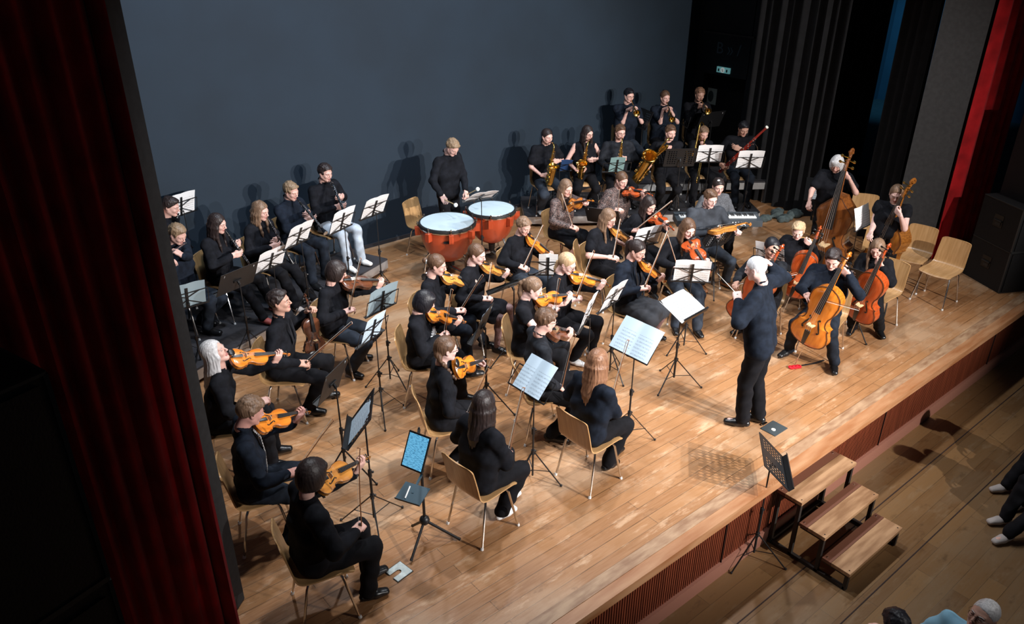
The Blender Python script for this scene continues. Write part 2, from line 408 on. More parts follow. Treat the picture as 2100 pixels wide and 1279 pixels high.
# ------------------------------------------------------------------ hair
def hair_mesh(style, hm, o, back, s_, q=.0075):
    """hm: function head-local -> person-local; back: unit vector from face to back (horizontal)"""
    s = SDF(); P = lambda x, y, z: hm(V([x, y, z], dtype=float)); R3 = np.stack([nrm(P(*e) - P(0, 0, 0)) for e in ((1, 0, 0), (0, 1, 0), (0, 0, 1))], 1)
    def ell(c, r, k=.015, sg=1): s.ell(P(*c), V(r) * s_, k, R3, sg)
    def cut(c, n): s.plane(P(*c), R3 @ nrm(n))
    def drop(p, dz, ox=0, ob=0.): return p + V([0, 0, -dz]) * s_ + back * ob * s_ + R3[:, 0] * ox * s_
    short = style in ('short', 'fringe', 'thin')
    th = {'fringe': .013, 'short': .009, 'thin': .004}.get(style, .009)
    ell((0, -.016, .031), (.0745 + th, .094 + th, .088 + th), .01)
    def tufts(n, z0, ymax, L, r0):
        for _ in range(n):
            a = rng.uniform(-math.pi, math.pi); z = rng.uniform(z0, .95); q_ = math.sqrt(1 - z * z); d = V([math.sin(a) * q_, -math.cos(a) * q_, z])
            p = V([0, -.016, .031]) + d * V([.0745 + th, .094 + th, .088 + th]) * .96
            if p[1] > ymax and p[2] < .085: continue
            fl = V([rng.uniform(-.6, .6), .75, .25]) if z > .45 else V([rng.uniform(-.4, .4), .25, -1.])
            fl = nrm(fl - d * (fl @ d) * .85); s.cone(P(*p), P(*(p + fl * L)), r0 * s_, .004 * s_, .006)
    if style == 'fringe':
        ell((0, .044, .076), (.062, .046, .030))
        for i in range(9): x = -.048 + .012 * i; s.cone(P(x, .060, .088), P(x * 1.12 + .006, .094 - abs(x) * .42, .052 - abs(x) * .25), .013 * s_, .006 * s_, .006)
    if style == 'short': ell((0, .036, .090), (.054, .052, .026))
    if short:
        cut((0, .0, .012), (0, .80 if style != 'fringe' else .50, -.62)) if style == 'fringe' else cut((0, .082, .074), (0, .70, -.71))
        cut((0, -.05, -.052), (0, -.2, -1))
        for x in (-1, 1): s.ell(P(x * .088, .020, -.032), V([.03, .034, .036]) * s_, .008, R3, -1)
        if style != 'thin': tufts(46, -.05, .045, .036, .012)
    elif style == 'bob':
        s.ell(P(0, -.012, -.012), V([.099, .110, .130]) * s_, .012, R3); ell((0, .050, .060), (.070, .045, .045))
        cut((0, 0, -.098), (0, .05, -1)); s.ell(P(0, .092, -.055), V([.060, .075, .092]) * s_, .008, R3, -1)
        for i in range(9): x = -.05 + .0125 * i; s.cone(P(x, .070, .080), P(x * 1.08, .096 - abs(x) * .45, .034), .012 * s_, .007 * s_, .006)
    else:
        cut((0, .080, .078), (0, .83, -.55)) if style not in ('long', 'part') else s.ell(P(0, .095, -.02), V([.060, .072, .090]) * s_, .008, R3, -1)
        if style in ('long', 'part', 'wavy'):
            n = 13
            for i in range(n):
                a = math.radians(-118 + 236 * i / (n - 1)); x = math.sin(a); y = -math.cos(a)
                A = P(x * .066, y * .076 - .01, .035); B = P(x * .081, y * .094 - .012, -.035)
                L = {'long': .30, 'part': .24, 'wavy': .24}[style] * (1 - .12 * abs(x))
                Cc = drop(B, .11, x * .006, .014); D = drop(B, .11 + L * .5, -x * .01, .045 if abs(i - 6) < 6 else .0); E_ = drop(B, .11 + L, -x * .014, .05 if abs(i - 6) < 6 else -.012)
                s.chain([A, B, Cc, D, E_], [v * s_ * (.9 + .2 * rng.rand()) for v in (.020, .021, .021, .016, .005)], .012)
        else:
            cut((0, -.045, -.075), (0, -.1, -1)); s.ell(P(0, .085, -.05), V([.088, .070, .080]) * s_, .006, R3, -1)
            for x in (-1, 1): s.ell(P(x * .090, .004, -.030), V([.026, .032, .036]) * s_, .006, R3, -1)
            if style == 'bun': s.ell(P(0, -.135, .012), V([.036, .034, .036]) * s_, .012, R3)
            if style == 'pony':
                A = P(0, -.115, .045); s.chain([P(0, -.1, .04), A, drop(A, .03, 0, .035), drop(A, .14, 0, .04), drop(A, .25, 0, .03), drop(A, .33, 0, .02)], [v * s_ for v in (.02, .02, .026, .030, .022, .006)], .01)
            if style == 'lowpony':
                A = P(0, -.10, -.05); s.chain([P(0, -.085, -.03), A, drop(A, .08, 0, .02), drop(A, .20, 0, .02), drop(A, .27, 0, .01)], [v * s_ for v in (.024, .022, .027, .020, .006)], .01)
            if style == 'braid':
                A = P(.045, -.07, -.06); pts = [A]
                s.chain([P(.0, -.09, 0), P(.03, -.085, -.035), A], [.03 * s_, .03 * s_, .028 * s_], .015)
                for i in range(7): s.ell(A + V([0, 0, -.018 - .036 * i]) * s_ - back * (.022 * i * s_) + R3[:, 0] * (.018 + (.008 if i % 2 else -.008)) * s_, V([.024, .022, .026]) * (1 - .06 * i) * s_, .006)
    ph = rng.rand() * 6
    ctr = P(0, 0, 0)
    def ns(X, Y, Z):
        a = np.arctan2((X - ctr[0]) * R3[0, 0] + (Y - ctr[1]) * R3[1, 0], (X - ctr[0]) * R3[0, 1] + (Y - ctr[1]) * R3[1, 1])
        amp = .0014 if short or style in ('bun', 'pony', 'lowpony', 'braid', 'bob') else .0018
        w_ = np.sin(Z * 70 + a * 3) * .0028 if style == 'wavy' else 0
        return amp * np.sin(a * 31 + ph + 2.2 * np.sin(Z * 18)) + .6 * amp * np.sin(a * 53 + Z * 30) + w_
    return s.mesh(q, ns)
# ------------------------------------------------------------------ person
MINV = {'top': 'cloth_black', 'leg': 'trouser_black', 'shoe': 'shoe_black'}
PEOPLE = {}
def person(key, head, z0=0., sc_=1., yaw=None, hz=None, hyaw=0., hpitch=-18., hroll=0., hk='f', hair='long', hcol='hair_brown', skin='skin',
           top='cloth_black', sleeve='long', leg='trouser_black', skirt=None, shoe='shoe_black', feet=None, knees=None, lh=None, rh=None, lref=None, rref=None, lpose='relax', rpose='relax',
           ldir=None, rdir=None, lpalm=None, rpalm=None, stand=False, lean=.06, tights=None, collar=False, loose=1., bulk=1., glasses=None, label='', who='', jacket=False, h=.0165, pel=None, lelb=None, relb=None, parts=True, knee_w=.11, tilt=0., hold=None, hpx=None):
    Z = z0 + ((1.20 * sc_ + .02) if not stand else 1.60 * sc_) if hz is None else z0 + hz
    H = at(head, Z) if len(head) == 2 else V([head[0], head[1], Z])
    yaw_ = math.atan2(.8 - H[1], 6.15 - H[0]) if yaw is None else math.radians(yaw)
    fw = V([math.cos(yaw_), math.sin(yaw_), 0]); rt = V([fw[1], -fw[0], 0])
    pz_ = z0 + (.535 if not stand else .93) * (sc_ if stand else (.3 + .7 * sc_))
    Pv = H - fw * lean * 1.5; Pv[2] = pz_
    if pel is not None: Pv = at(pel, pz_)
    base = V([Pv[0], Pv[1], z0])
    # spine
    hy = yaw_ + math.radians(hyaw); hp = math.radians(hpitch); hf = V([math.cos(hy), math.sin(hy), 0]); hr = V([hf[1], -hf[0], 0])
    fy = hf * math.cos(hp) + UP * math.sin(hp); uz = -hf * math.sin(hp) + UP * math.cos(hp)
    cr, sr = math.cos(math.radians(hroll)), math.sin(math.radians(hroll)); hx = hr * cr - uz * sr; uz = uz * cr + hr * sr
    HR = np.stack([hx, fy, uz], 1); hs = .93 + .07 * sc_ if hk != 'y' else .95
    hm = lambda p: H + HR @ (V(p) * hs) - base
    Nk = H + HR @ V([0, -.035, -.135]) * hs; Nk[2] = min(Nk[2], H[2] - .10)
    sw = {'m': .185, 'f': .160, 'y': .145, 'o': .185}[hk] * (.35 + .65 * sc_) * (1 + .4 * (bulk - 1))
    Sc = Nk - UP * .055 * sc_ + (Pv - Nk) * .04
    srt = nrm(rt + UP * tilt)
    Sh = {1: Sc + srt * sw - UP * .012, -1: Sc - srt * sw - UP * .012}
    ctx = dict(H=H, HR=HR, hs=hs, fw=fw, rt=rt, Pv=Pv, Nk=Nk, Sc=Sc, z0=z0, s=sc_, base=base, who=who)
    post = []
    if hold:
        for fn in (hold if isinstance(hold, (list, tuple)) else [hold]):
            u = fn(ctx)
            if 'lh' in u and lh is None: lh = u['lh']
            if 'rh' in u and rh is None: rh = u['rh']
            if 'ldir' in u: ldir = u['ldir']
            if 'rdir' in u: rdir = u['rdir']
            if 'lpalm' in u: lpalm = u['lpalm']
            if 'rpalm' in u: rpalm = u['rpalm']
            if 'lpose' in u: lpose = u['lpose']
            if 'rpose' in u: rpose = u['rpose']
            if 'rref' in u and rref is None: rref = u['rref']
            if 'post' in u: post.append(u['post'])
    Hp = {1: Pv + rt * .088 * sc_, -1: Pv - rt * .088 * sc_}
    la, lf = .275 * sc_, .245 * sc_
    Wr, El, Hd = {}, {}, {}
    for sd, px, ref, dr, pole_ in ((1, rh, rref, rdir, relb), (-1, lh, lref, ldir, lelb)):
        dflt = Pv + fw * .30 * sc_ + rt * sd * .12 + UP * .15
        if ref is not None: dflt = H + fw * ref[0] * sc_ + rt * ref[1] * sc_ + UP * ref[2] * sc_
        hd = dflt if px is None else (near(px, dflt) if len(px) == 2 else V(px))
        tot = la + lf + .07 * sc_; dv = hd - Sh[sd]
        if np.linalg.norm(dv) > tot: hd = Sh[sd] + nrm(dv) * tot
        if pole_ is None: pole = Sh[sd] + rt * sd * .35 - UP * .5 - fw * .05
        elif len(pole_) == 2: pole = near(pole_, Sh[sd] + rt * sd * .15 - UP * .22)
        else: pole = Sh[sd] + fw * pole_[0] + rt * pole_[1] + UP * pole_[2]
        dd = None
        if dr is not None: dd = nrm(dr) if isinstance(dr, np.ndarray) else nrm(fw * dr[0] + rt * dr[1] + UP * dr[2]); wr = hd - dd * .07 * sc_
        else:
            e0, c0 = ik(Sh[sd], hd, la, lf + .07 * sc_, pole); dd = nrm(hd - e0); wr = hd - dd * .068 * sc_
        e, wr = ik(Sh[sd], wr, la, lf, pole); El[sd] = e; Wr[sd] = wr; Hd[sd] = (wr + dd * .068 * sc_, dd)
    # legs
    lt, ls = .425 * sc_, .42 * sc_; An, Kn, Ft = {}, {}, {}
    for sd in (1, -1):
        fp = None
        if feet is not None: fp = feet[0] if sd > 0 else feet[1]
        tgt = (at(fp, z0 + .075) if fp is not None else (base + (fw * .44 * sc_ if not stand else 0 * fw) + rt * sd * knee_w + UP * .08))
        tgt = V([tgt[0], tgt[1], z0 + .085])
        if not stand:
            df = base + fw * .42 * sc_ + rt * sd * knee_w; dv = (tgt - df) * V([1, 1, 0]); m_ = .32
            if np.linalg.norm(dv) > m_: tgt = df + nrm(dv) * m_; tgt[2] = z0 + .085
            lat = (tgt - base) @ rt * sd
            if lat < .05: tgt = tgt + rt * sd * (.05 - lat)
        pole = Hp[sd] + fw * .6 + rt * sd * .06 + UP * (.35 if not stand else -.3)
        k_, a_ = ik(Hp[sd], tgt, lt, ls, pole)
        a_[2] = max(a_[2], z0 + .08)
        Kn[sd], An[sd] = k_, a_; d = (a_ - Hp[sd]) * V([1, 1, 0]); d = nrm(nrm(d + 1e-6) * (.0 if stand else 1.) + fw * .9 + rt * sd * .15); Ft[sd] = d
    L = lambda p: p - base
    root = empty('person', base)
    tag(root, label, 'person')
    # body: one continuous skin (trunk, arms, legs) with head and hands
    s = SDF(); b_ = bulk
    ch = Pv * .45 + Sc * .55 + fw * .012; ws = Pv * .72 + Sc * .28 + fw * .01
    s.cone(L(Pv), L(ws), .088, .078 * b_, .03, rt * .065 * sc_); s.cone(L(ws), L(ch), .078 * b_, .088 * b_, .03, rt * .065 * sc_)
    s.cone(L(ch), L(Sc - UP * .03), .088, .05, .04, rt * (sw * .62)); s.cone(L(Sh[1]), L(Sh[-1]), .042, .042, .03)
    s.cone(L(Nk - UP * .03), L(H + HR @ V([0, -.025, -.075])), .052, .046, .03)
    for sd in (1, -1):
        s.chain([L(Sh[sd]), L(El[sd]), L(Wr[sd])], [.046 * b_, .036 * b_, .0245], .015)
        s.chain([L(Hp[sd]), L(Kn[sd]), L(An[sd])], [.075 * b_, .050, .036], .02)
        c = Kn[sd] * .68 + An[sd] * .32 - Ft[sd] * .012; s.ell(L(c), .049, .03)
        s.cone(L(An[sd] - UP * .035), L(An[sd] - UP * .045 + Ft[sd] * .13), .03, .025, .02)
    v, F = s.mesh(h); mb = MB()
    hipz = pz_ - z0
    m = np.zeros(len(F), int)
    if tights: m[v[F].mean(1)[:, 2] < hipz + .02] = 5
    mb.add(v, F, m)
    hv, hf_, hmt = head_tpl('m' if hk == 'o' else hk); mb.add((hv * hs) @ HR.T + L(H), hf_, hmt)
    for sd, pose, palm in ((1, rpose, rpalm), (-1, lpose, lpalm)):
        tv, tf = hand_tpl(pose, sd); c, dd = Hd[sd]
        if palm is None: pn = V([0, 0, -1.]) + nrm(-rt * sd) * .6
        elif isinstance(palm, np.ndarray): pn = palm
        else: pn = fw * palm[0] + rt * palm[1] + UP * palm[2]
        x = dd; z = nrm(pn - x * (pn @ x)); y = np.cross(z, x)
        mb.add((tv * (sc_ * .5 + .5) * (1.04 if hk in 'mo' else .95)) @ np.stack([x, y, z], 1).T + L(c), tf, 0)
    mb.build('body', [skin, 'lips', 'eye_white', 'eye_dark', hcol if hair != 'thin' else 'hair_grey', tights or skin], root, smooth=60)
    # hair
    if hair:
        hv, hF = hair_mesh(hair, hm, H, -fw, hs, .0078 if h < .018 else .0095); MB().add(hv, hF).build('hair', [hcol], root, smooth=80)
    # top
    t = SDF(); g = .021 * loose; w2 = .078 * sc_
    hem = Pv + UP * (.02 if not stand else .0)
    t.cone(L(hem), L(ws), .098 * (.5 + .5 * b_) + g, .083 * b_ + g, .03, rt * w2); t.cone(L(ws), L(ch), .083 * b_ + g, .092 * b_ + g, .03, rt * w2)
    t.cone(L(ch), L(Sc - UP * .028), .090 + g, .055 + g, .04, rt * (sw * .62))
    t.cone(L(Sh[1]), L(Sh[-1]), .045 + g * .8, .045 + g * .8, .03)
    t.cone(L(Sc + UP * .01), L(Nk - UP * (.022 if not collar else .008)), .058, .054, .02)
    if hk == 'f':
        for sd in (1, -1): t.ell(L(ch + rt * sd * .062 + fw * .075 + UP * .03), .048, .035)
    for sd in (1, -1):
        if sleeve == 'long':
            c = Wr[sd] * .93 + El[sd] * .07; t.chain([L(Sh[sd]), L(El[sd]), L(c)], [.048 * b_ + g, .040 * b_ + g * .9, .030 + g * .7], .014)
            t.cone(L(c), L(Wr[sd] * .99 + El[sd] * .01), .030 + g * .5, .029 + g * .4, .005)
        elif sleeve == 'short':
            c = Sh[sd] * .35 + El[sd] * .65; t.cone(L(Sh[sd]), L(c), .048 * b_ + g, .044 * b_ + g * 1.2, .014)
        elif sleeve == 'cap': t.cone(L(Sh[sd]), L(Sh[sd] * .75 + El[sd] * .25), .048 * b_ + g, .046 * b_ + g, .014)
    t.cone(L(Nk + UP * .03 - fw * .005), L(H + HR @ V([0, -.02, -.05])), .062, .06, .012, None, -1)
    if collar:
        cb = L(Nk + UP * .014); n = 10; cp = [cb + V([0, 0, .0]) + (math.cos(a) * fw + math.sin(a) * rt) * .058 - UP * .020 * math.cos(a) * 1.4 for a in np.linspace(.28, 2 * math.pi - .28, n)]
        for i in range(n - 1): t.cone(cp[i], cp[i + 1], .011, .011, .006)
        t.cone(L(Nk + fw * .13 + UP * .05), L(Nk + fw * .075 - UP * .075), .050, .012, .01, None, -1)
    if sleeve == 'none':
        for sd in (1, -1): t.cone(L(Sh[sd] + rt * sd * .035), L(Sh[sd] + rt * sd * .10), .055, .06, .01, None, -1)
    ph = rng.rand(3) * 6
    def wr_(X, Y, Z): return .0055 * np.sin(31 * X + 12 * Z + ph[0] + 2 * np.sin(11 * Y)) * np.sin(27 * Z + 9 * Y + ph[1]) + .0035 * np.sin(44 * Z + 28 * Y - 18 * X + ph[2] + 1.5 * np.sin(19 * X))
    tv, tF = t.mesh(h, wr_)
    tob = MB().add(tv, tF).build('jacket' if jacket else 'top', [top], root, smooth=60)
    if jacket:
        jb = MB(); a = L(Sc + fw * .10 - UP * .02); b = L(Pv + fw * .13 + UP * .16)
        for sd in (1, -1): jb.tube([a + rt * sd * .05 + UP * .03, (a + b) / 2 + rt * sd * .05 + fw * .045, b + fw * .01], [.004, .024, .006], 4, flat=.25, up=fw)
        jb.build('lapels', ['cloth_black2'], root)
    # legs
    q = SDF()
    if skirt:
        q.cone(L(Pv + UP * .03), L(Pv), .11 + g, .115 + g, .03, rt * .06)
        for sd in (1, -1):
            e = Hp[sd] * (1 - skirt) + Kn[sd] * skirt; q.cone(L(Hp[sd]), L(e), .098, .092, .05)
        q.cone(L(Hp[1] * (1 - skirt) + Kn[1] * skirt), L(Hp[-1] * (1 - skirt) + Kn[-1] * skirt), .085, .085, .03); q.cone(L(Pv + fw * .1), L(Pv + fw * .42 * skirt * sc_), .09, .08, .03)
        vv, FF = q.mesh(h, wr_); MB().add(vv, FF).build('skirt', [leg], root, smooth=60)
    else:
        q.cone(L(Pv + UP * .05), L(Pv - UP * .01), .100 * (.5 + .5 * b_) + .004, .104 * (.5 + .5 * b_), .03, rt * .064 * sc_)
        lw = loose
        for sd in (1, -1):
            q.chain([L(Hp[sd]), L(Kn[sd]), L(An[sd] + UP * .01)], [.098 * (.4 + .6 * b_), .072 * (.6 + .4 * lw), .062 * (.3 + .7 * lw)], .02)
        vv, FF = q.mesh(h, wr_); MB().add(vv, FF).build('trousers', [leg], root, smooth=60)
    for sd in (1, -1):
        z = SDF(); a = An[sd].copy(); a[2] = z0 + .052; d = Ft[sd]; k = .9 + .1 * sc_ if hk in 'mo' else .9
        side = np.cross(d, UP)
        z.cone(L(a - d * .045 * k), L(a + d * .06 * k - UP * .006), .036 * k, .038 * k, .02); z.cone(L(a + d * .06 * k - UP * .006), L(a + d * .155 * k - UP * .014), .038 * k, .026 * k, .02, side * .010)
        z.cone(L(a), L(a + UP * .035), .036, .034, .02); z.plane(L(V([a[0], a[1], z0 + .002])), (0, 0, -1), .004)
        vv, FF = z.mesh(.011)
        mm = np.zeros(len(FF), int); mm[(vv[FF].mean(1)[:, 2] < .022)] = 1
        MB().add(vv, FF, mm).build('shoe', [shoe, 'sole_white' if shoe in ('shoe_white', 'shoe_blue', 'shoe_grey', 'shoe_whitesole') else 'sole_black'], root, smooth=60)
    if glasses:
        gb = MB()
        for sd in (1, -1):
            c = V([sd * .031, .098, .003]); gb.tube([hm(c + V([.019 * math.cos(a), -.004 * abs(math.cos(a)), .015 * math.sin(a)])) for a in np.linspace(0, 2 * math.pi, 13)], .0015, 5, caps=False)
            gb.tube([hm(V([sd * .050, .093, .006])), hm(V([sd * .078, .05, .007])), hm(V([sd * .084, -.005, .004]))], .0014, 5)
        gb.tube([hm(V([-.012, .100, .006])), hm(V([0, .105, .009])), hm(V([.012, .100, .006]))], .0015, 5)
        gb.build('glasses', [glasses], root)
    PEOPLE[key] = dict(root=root, base=base, H=H, HR=HR, hs=hs, fw=fw, rt=rt, Hd=Hd, Nk=Nk, Pv=Pv, z0=z0, s=sc_, who=who, Sh=Sh, yaw=yaw_, Kn=Kn, An=An, Sc=Sc, El=El, Wr=Wr)
    for f_ in post: f_(PEOPLE[key])
    return PEOPLE[key]
# ------------------------------------------------------------------ string instruments
SK = {'violin': dict(L=.356, rib=.030, lw=.104, ww=.056, uw=.084, nut=.490, end=.590, arch=.015, br=.034, fb=.270, peg=.022),
      'viola': dict(L=.400, rib=.036, lw=.119, ww=.064, uw=.094, nut=.548, end=.655, arch=.017, br=.038, fb=.300, peg=.024),
      'cello': dict(L=.755, rib=.118, lw=.222, ww=.118, uw=.172, nut=1.03, end=1.21, arch=.028, br=.090, fb=.58, peg=.05),
      'bass': dict(L=1.10, rib=.200, lw=.335, ww=.185, uw=.255, nut=1.52, end=1.80, arch=.045, br=.15, fb=.86, peg=.075)}
def vio_outline(d, kind, n=44):
    lw, ww, uw = d['lw'], d['ww'], d['uw']
    if kind == 'bass': up = [(.62, .86 * uw), (.70, .97 * uw), (.77, uw), (.84, .86 * uw), (.90, .60 * uw), (.96, .34 * uw), (1., .20 * uw)]
    else: up = [(.635, .90 * uw), (.66, .92 * uw), (.78, uw), (.86, .95 * uw), (.92, .80 * uw), (.965, .55 * uw), (.99, .28 * uw), (1., .16 * uw)]
    K = [(0, .10 * lw), (.008, .34 * lw), (.03, .60 * lw), (.07, .82 * lw), (.12, .95 * lw), (.18, lw), (.26, .95 * lw), (.32, .84 * lw), (.352, .80 * lw), (.372, .83 * lw), (.385, 1.28 * ww), (.42, 1.08 * ww), (.48, ww), (.55, 1.06 * ww), (.60, 1.25 * ww)] + up
    R_ = [(t * d['L'], w) for t, w in K]
    return [(x, w) for x, w in R_] + [(x, -w) for x, w in R_[::-1]]
def make_strings(kind, wood, name=None):
    d = SK[kind]; root = empty(name or {'bass': 'double_bass'}.get(kind, kind)); ol = V(vio_outline(d, kind)); n = len(ol); L = d['L']; a = d['arch']; big = kind in ('cello', 'bass')
    mb = MB(); c = V([L * .48, 0]); rings = []
    half = n // 2
    ctr = np.stack([np.interp(ol[:, 0], [0, L], [L * .12, L * .88]), np.zeros(n)], 1)
    for k, z in ((1, 0), (1, .1), (.93, .25), (.72, .72), (.42, .95), (.0, 1.)):
        q = ctr + (ol - ctr) * k; rings.append(np.stack([q[:, 0], q[:, 1], np.full(n, z * a)], 1))
    def shell(sg, z0, m):
        v = np.concatenate([r * V([1, 1, sg]) + V([0, 0, z0]) for r in rings])
        f = []
        for i in range(len(rings) - 1):
            for j in range(n):
                q = (i * n + j, i * n + (j + 1) % n, (i + 1) * n + (j + 1) % n, (i + 1) * n + j); f.append(q if sg > 0 else q[::-1])
        mb.add(v, f, m)
    shell(1, 0, 0); shell(-1, -d['rib'], 1)
    v = np.concatenate([np.c_[ol * 1, np.zeros(n)], np.c_[ol, np.full(n, -d['rib'])]]); mb.add(v, [(j, n + j, n + (j + 1) % n, (j + 1) % n)[::1] for j in range(n)], 1)
    # plate edge overhang line
    mb.tube([tuple(p) + (a * .08,) for p in list(ol) + [ol[0]]], .0022 * (3 if big else 1), 5, 2)
    mb.build('soundbox', [wood, wood + '_rib', 'wood_edge'], root, smooth=50)
    fh = MB(); oh = ol[:n // 2]
    def top(x, y):
        w_ = np.interp(x, oh[:, 0], oh[:, 1]); return a * float(np.interp(abs(y) / w_, [0, .42, .72, .93, 1], [1.0, .95, .74, .27, .1])) + .0018 + .0050 * big
    for s in (1, -1):
        x0 = L * .385; h = L * .105; yb = d['ww'] * .70
        P5 = [(x0 - h, s * yb * 1.18), (x0 - h * .85, s * yb * 1.30), (x0 - h * .55, s * yb * 1.16), (x0, s * yb * .92), (x0 + h * .55, s * yb * .66), (x0 + h * .85, s * yb * .52), (x0 + h, s * yb * .66)]
        fh.tube([(x, y, top(x, y)) for x, y in P5], V([.007, .007, .011, .015, .011, .007, .007]) * L, 6, flat=.3, up=(0, 0, 1))
        for x, y in ((x0 - h * .98, s * yb * 1.12), (x0 + h * .98, s * yb * .72)): fh.ball((x, y, top(x, y)), (L * .018, L * .018, L * .006), 8)
    fh.build('f_holes', ['ebony'], root)
    nk = MB(); w0 = .0125 * (L / .356) ** .8; nut = d['nut']; rise = .022 * (L / .356) ** .6; dp = -.002 if not big else -.004
    ts = a + .004
    nk.tube([(L * .97, 0, -d['rib'] * .45), (L + (nut - L) * .12, 0, a * .1 + rise * .1), (nut - .01, 0, ts - w0 * .6), (nut + .015 * L, 0, ts - w0 * .8)], [w0 * 1.6, w0 * 1.05, w0 * .95, w0], 8)
    e = d['end']; bx = nut; r = (e - nut) * .20
    nk.tube([(bx, 0, ts - w0 * .5), (bx + (e - bx) * .45, 0, ts - w0 * 1.3 - r * .3), (bx + (e - bx) * .72, 0, ts - w0 * 2.2 - r * .8)], [w0 * .9, w0 * .8, w0 * .55], 6)
    sc0 = V([e - r, 0, ts - w0 * 2.2 - r * .5])
    nk.tube([sc0 + V([math.cos(t) * r * (1 - (t + 2.2) / 12), 0, math.sin(t) * r * (1 - (t + 2.2) / 12)]) for t in np.linspace(-2.2, 7.5, 22)], np.linspace(w0 * .55, w0 * .32, 22), 6)
    for s in (1, -1): nk.cyl(sc0, sc0 + V([0, s * w0 * 1.15, 0]), r * .42, r * .25, 8)
    nk.build('neck_and_scroll', [wood + '_rib'], root)
    fb = MB(); x1 = nut; x0 = nut - d['fb']; fb.tube([(x0, 0, ts + rise * .62), (x1, 0, ts + .001)], [w0 * 1.55, w0 * .95], 8, flat=.35, up=(0, 0, 1)); fb.build('fingerboard', ['ebony'], root)
    bh = d['br']; bp = L * .445; zt = a + bh
    br = MB(); br.prism([(-L * .055, 0), (-L * .05, bh * .55), (-L * .045, bh * .9), (0, bh), (L * .045, bh * .9), (L * .05, bh * .55), (L * .055, 0), (L * .025, bh * .05), (0, bh * .35), (-L * .025, bh * .05)], -L * .007, L * .007, rot=V([[0, 0, 1], [1, 0, 0], [0, 1, 0]]), c=(bp - L * .06, 0, a * .92)); br.build('bridge', ['bridge_maple'], root)
    tp = MB(); tx = L * .06; te = L * .29; tp.tube([(L * .005, 0, a * .9), (tx, 0, a + bh * .30), (te, 0, a + bh * .55)], [L * .012, L * .030, L * .052], 6, flat=.28, up=(0, 0, 1)); tp.build('tailpiece', ['ebony'], root)
    st = MB()
    for i in range(4):
        y0 = (i - 1.5) * L * .030; y1 = (i - 1.5) * w0 * .42
        st.tube([(te - .01 * L, y0 * .9, a + bh * .6), (bp - L * .06, y0, a * .92 + bh * 1.0), (nut, y1, ts + w0 * .42), (nut + (e - nut) * .3, y1 * .6, ts - w0 * .2)], .0007 * (2.4 if big else 1.), 4, caps=False)
    st.build('strings', ['string_steel'], root)
    for i in range(4):
        pg = MB(); x = nut + (e - nut) * (.18 + .14 * i); s = 1 if i % 2 else -1; zz = ts - w0 * (1.0 + .25 * i)
        pg.cyl((x, -s * w0, zz), (x, s * d['peg'], zz), w0 * .22, w0 * .28, 6); pg.ball((x, s * (d['peg'] + w0 * .5), zz), (w0 * .75, w0 * .8, w0 * .3), 6)
        pg.build('tuning_peg', ['ebony' if kind != 'bass' else 'brass'], root)
    if not big:
        cr = MB(); cr.ball((L * .05, L * .14, a + .012), (L * .085, L * .12, .008), 10); cr.bar((L * .02, L * .12, -d['rib']), (L * .02, L * .12, a + .01), .004); cr.build('chin_rest', ['ebony'], root)
        sr = MB(); sr.tube([(L * .14, -d['lw'] * .95, -d['rib'] - .03), (L * .17, 0, -d['rib'] - .038), (L * .12, d['lw'] * .95, -d['rib'] - .028)], [.012, .016, .012], 6, flat=.35, up=(0, 0, 1)); sr.build('shoulder_rest', ['black_plastic'], root)
    else:
        ep = MB(); pl = .33 if kind == 'cello' else .14; ep.cyl((0, 0, -d['rib'] / 2), (-.03, 0, -d['rib'] / 2), .016, .012, 8); ep.cyl((-.02, 0, -d['rib'] / 2), (-pl, 0, -d['rib'] / 2), .005, .004, 6); ep.build('endpin', ['chrome'], root)
    return root
def make_bow(big=False):
    root = empty('bow'); L = .74 if not big else .71; s = MB()
    s.tube([(0, 0, .012), (.03, 0, .012), (L * .35, 0, .006), (L * .7, 0, .005), (L - .02, 0, .012), (L, 0, .016)], [.0048, .0046, .0042, .0038, .0032, .003], 6); s.tube([(L - .004, 0, .016), (L + .004, 0, .002), (L + .001, 0, -.008)], [.004, .004, .003], 5); s.build('stick', ['bow_wood'], root)
    f = MB(); f.box((.035, 0, .0), (.045, .011, .02)); f.cyl((-.012, 0, .012), (.0, 0, .012), .005, .005, 6); f.build('frog', ['ebony'], root)
    h = MB(); h.box((L / 2 + .02, 0, -.009), (L - .045, .0085 if not big else .012, .0014)); h.build('bow_hair', ['bow_hair'], root)
    return root
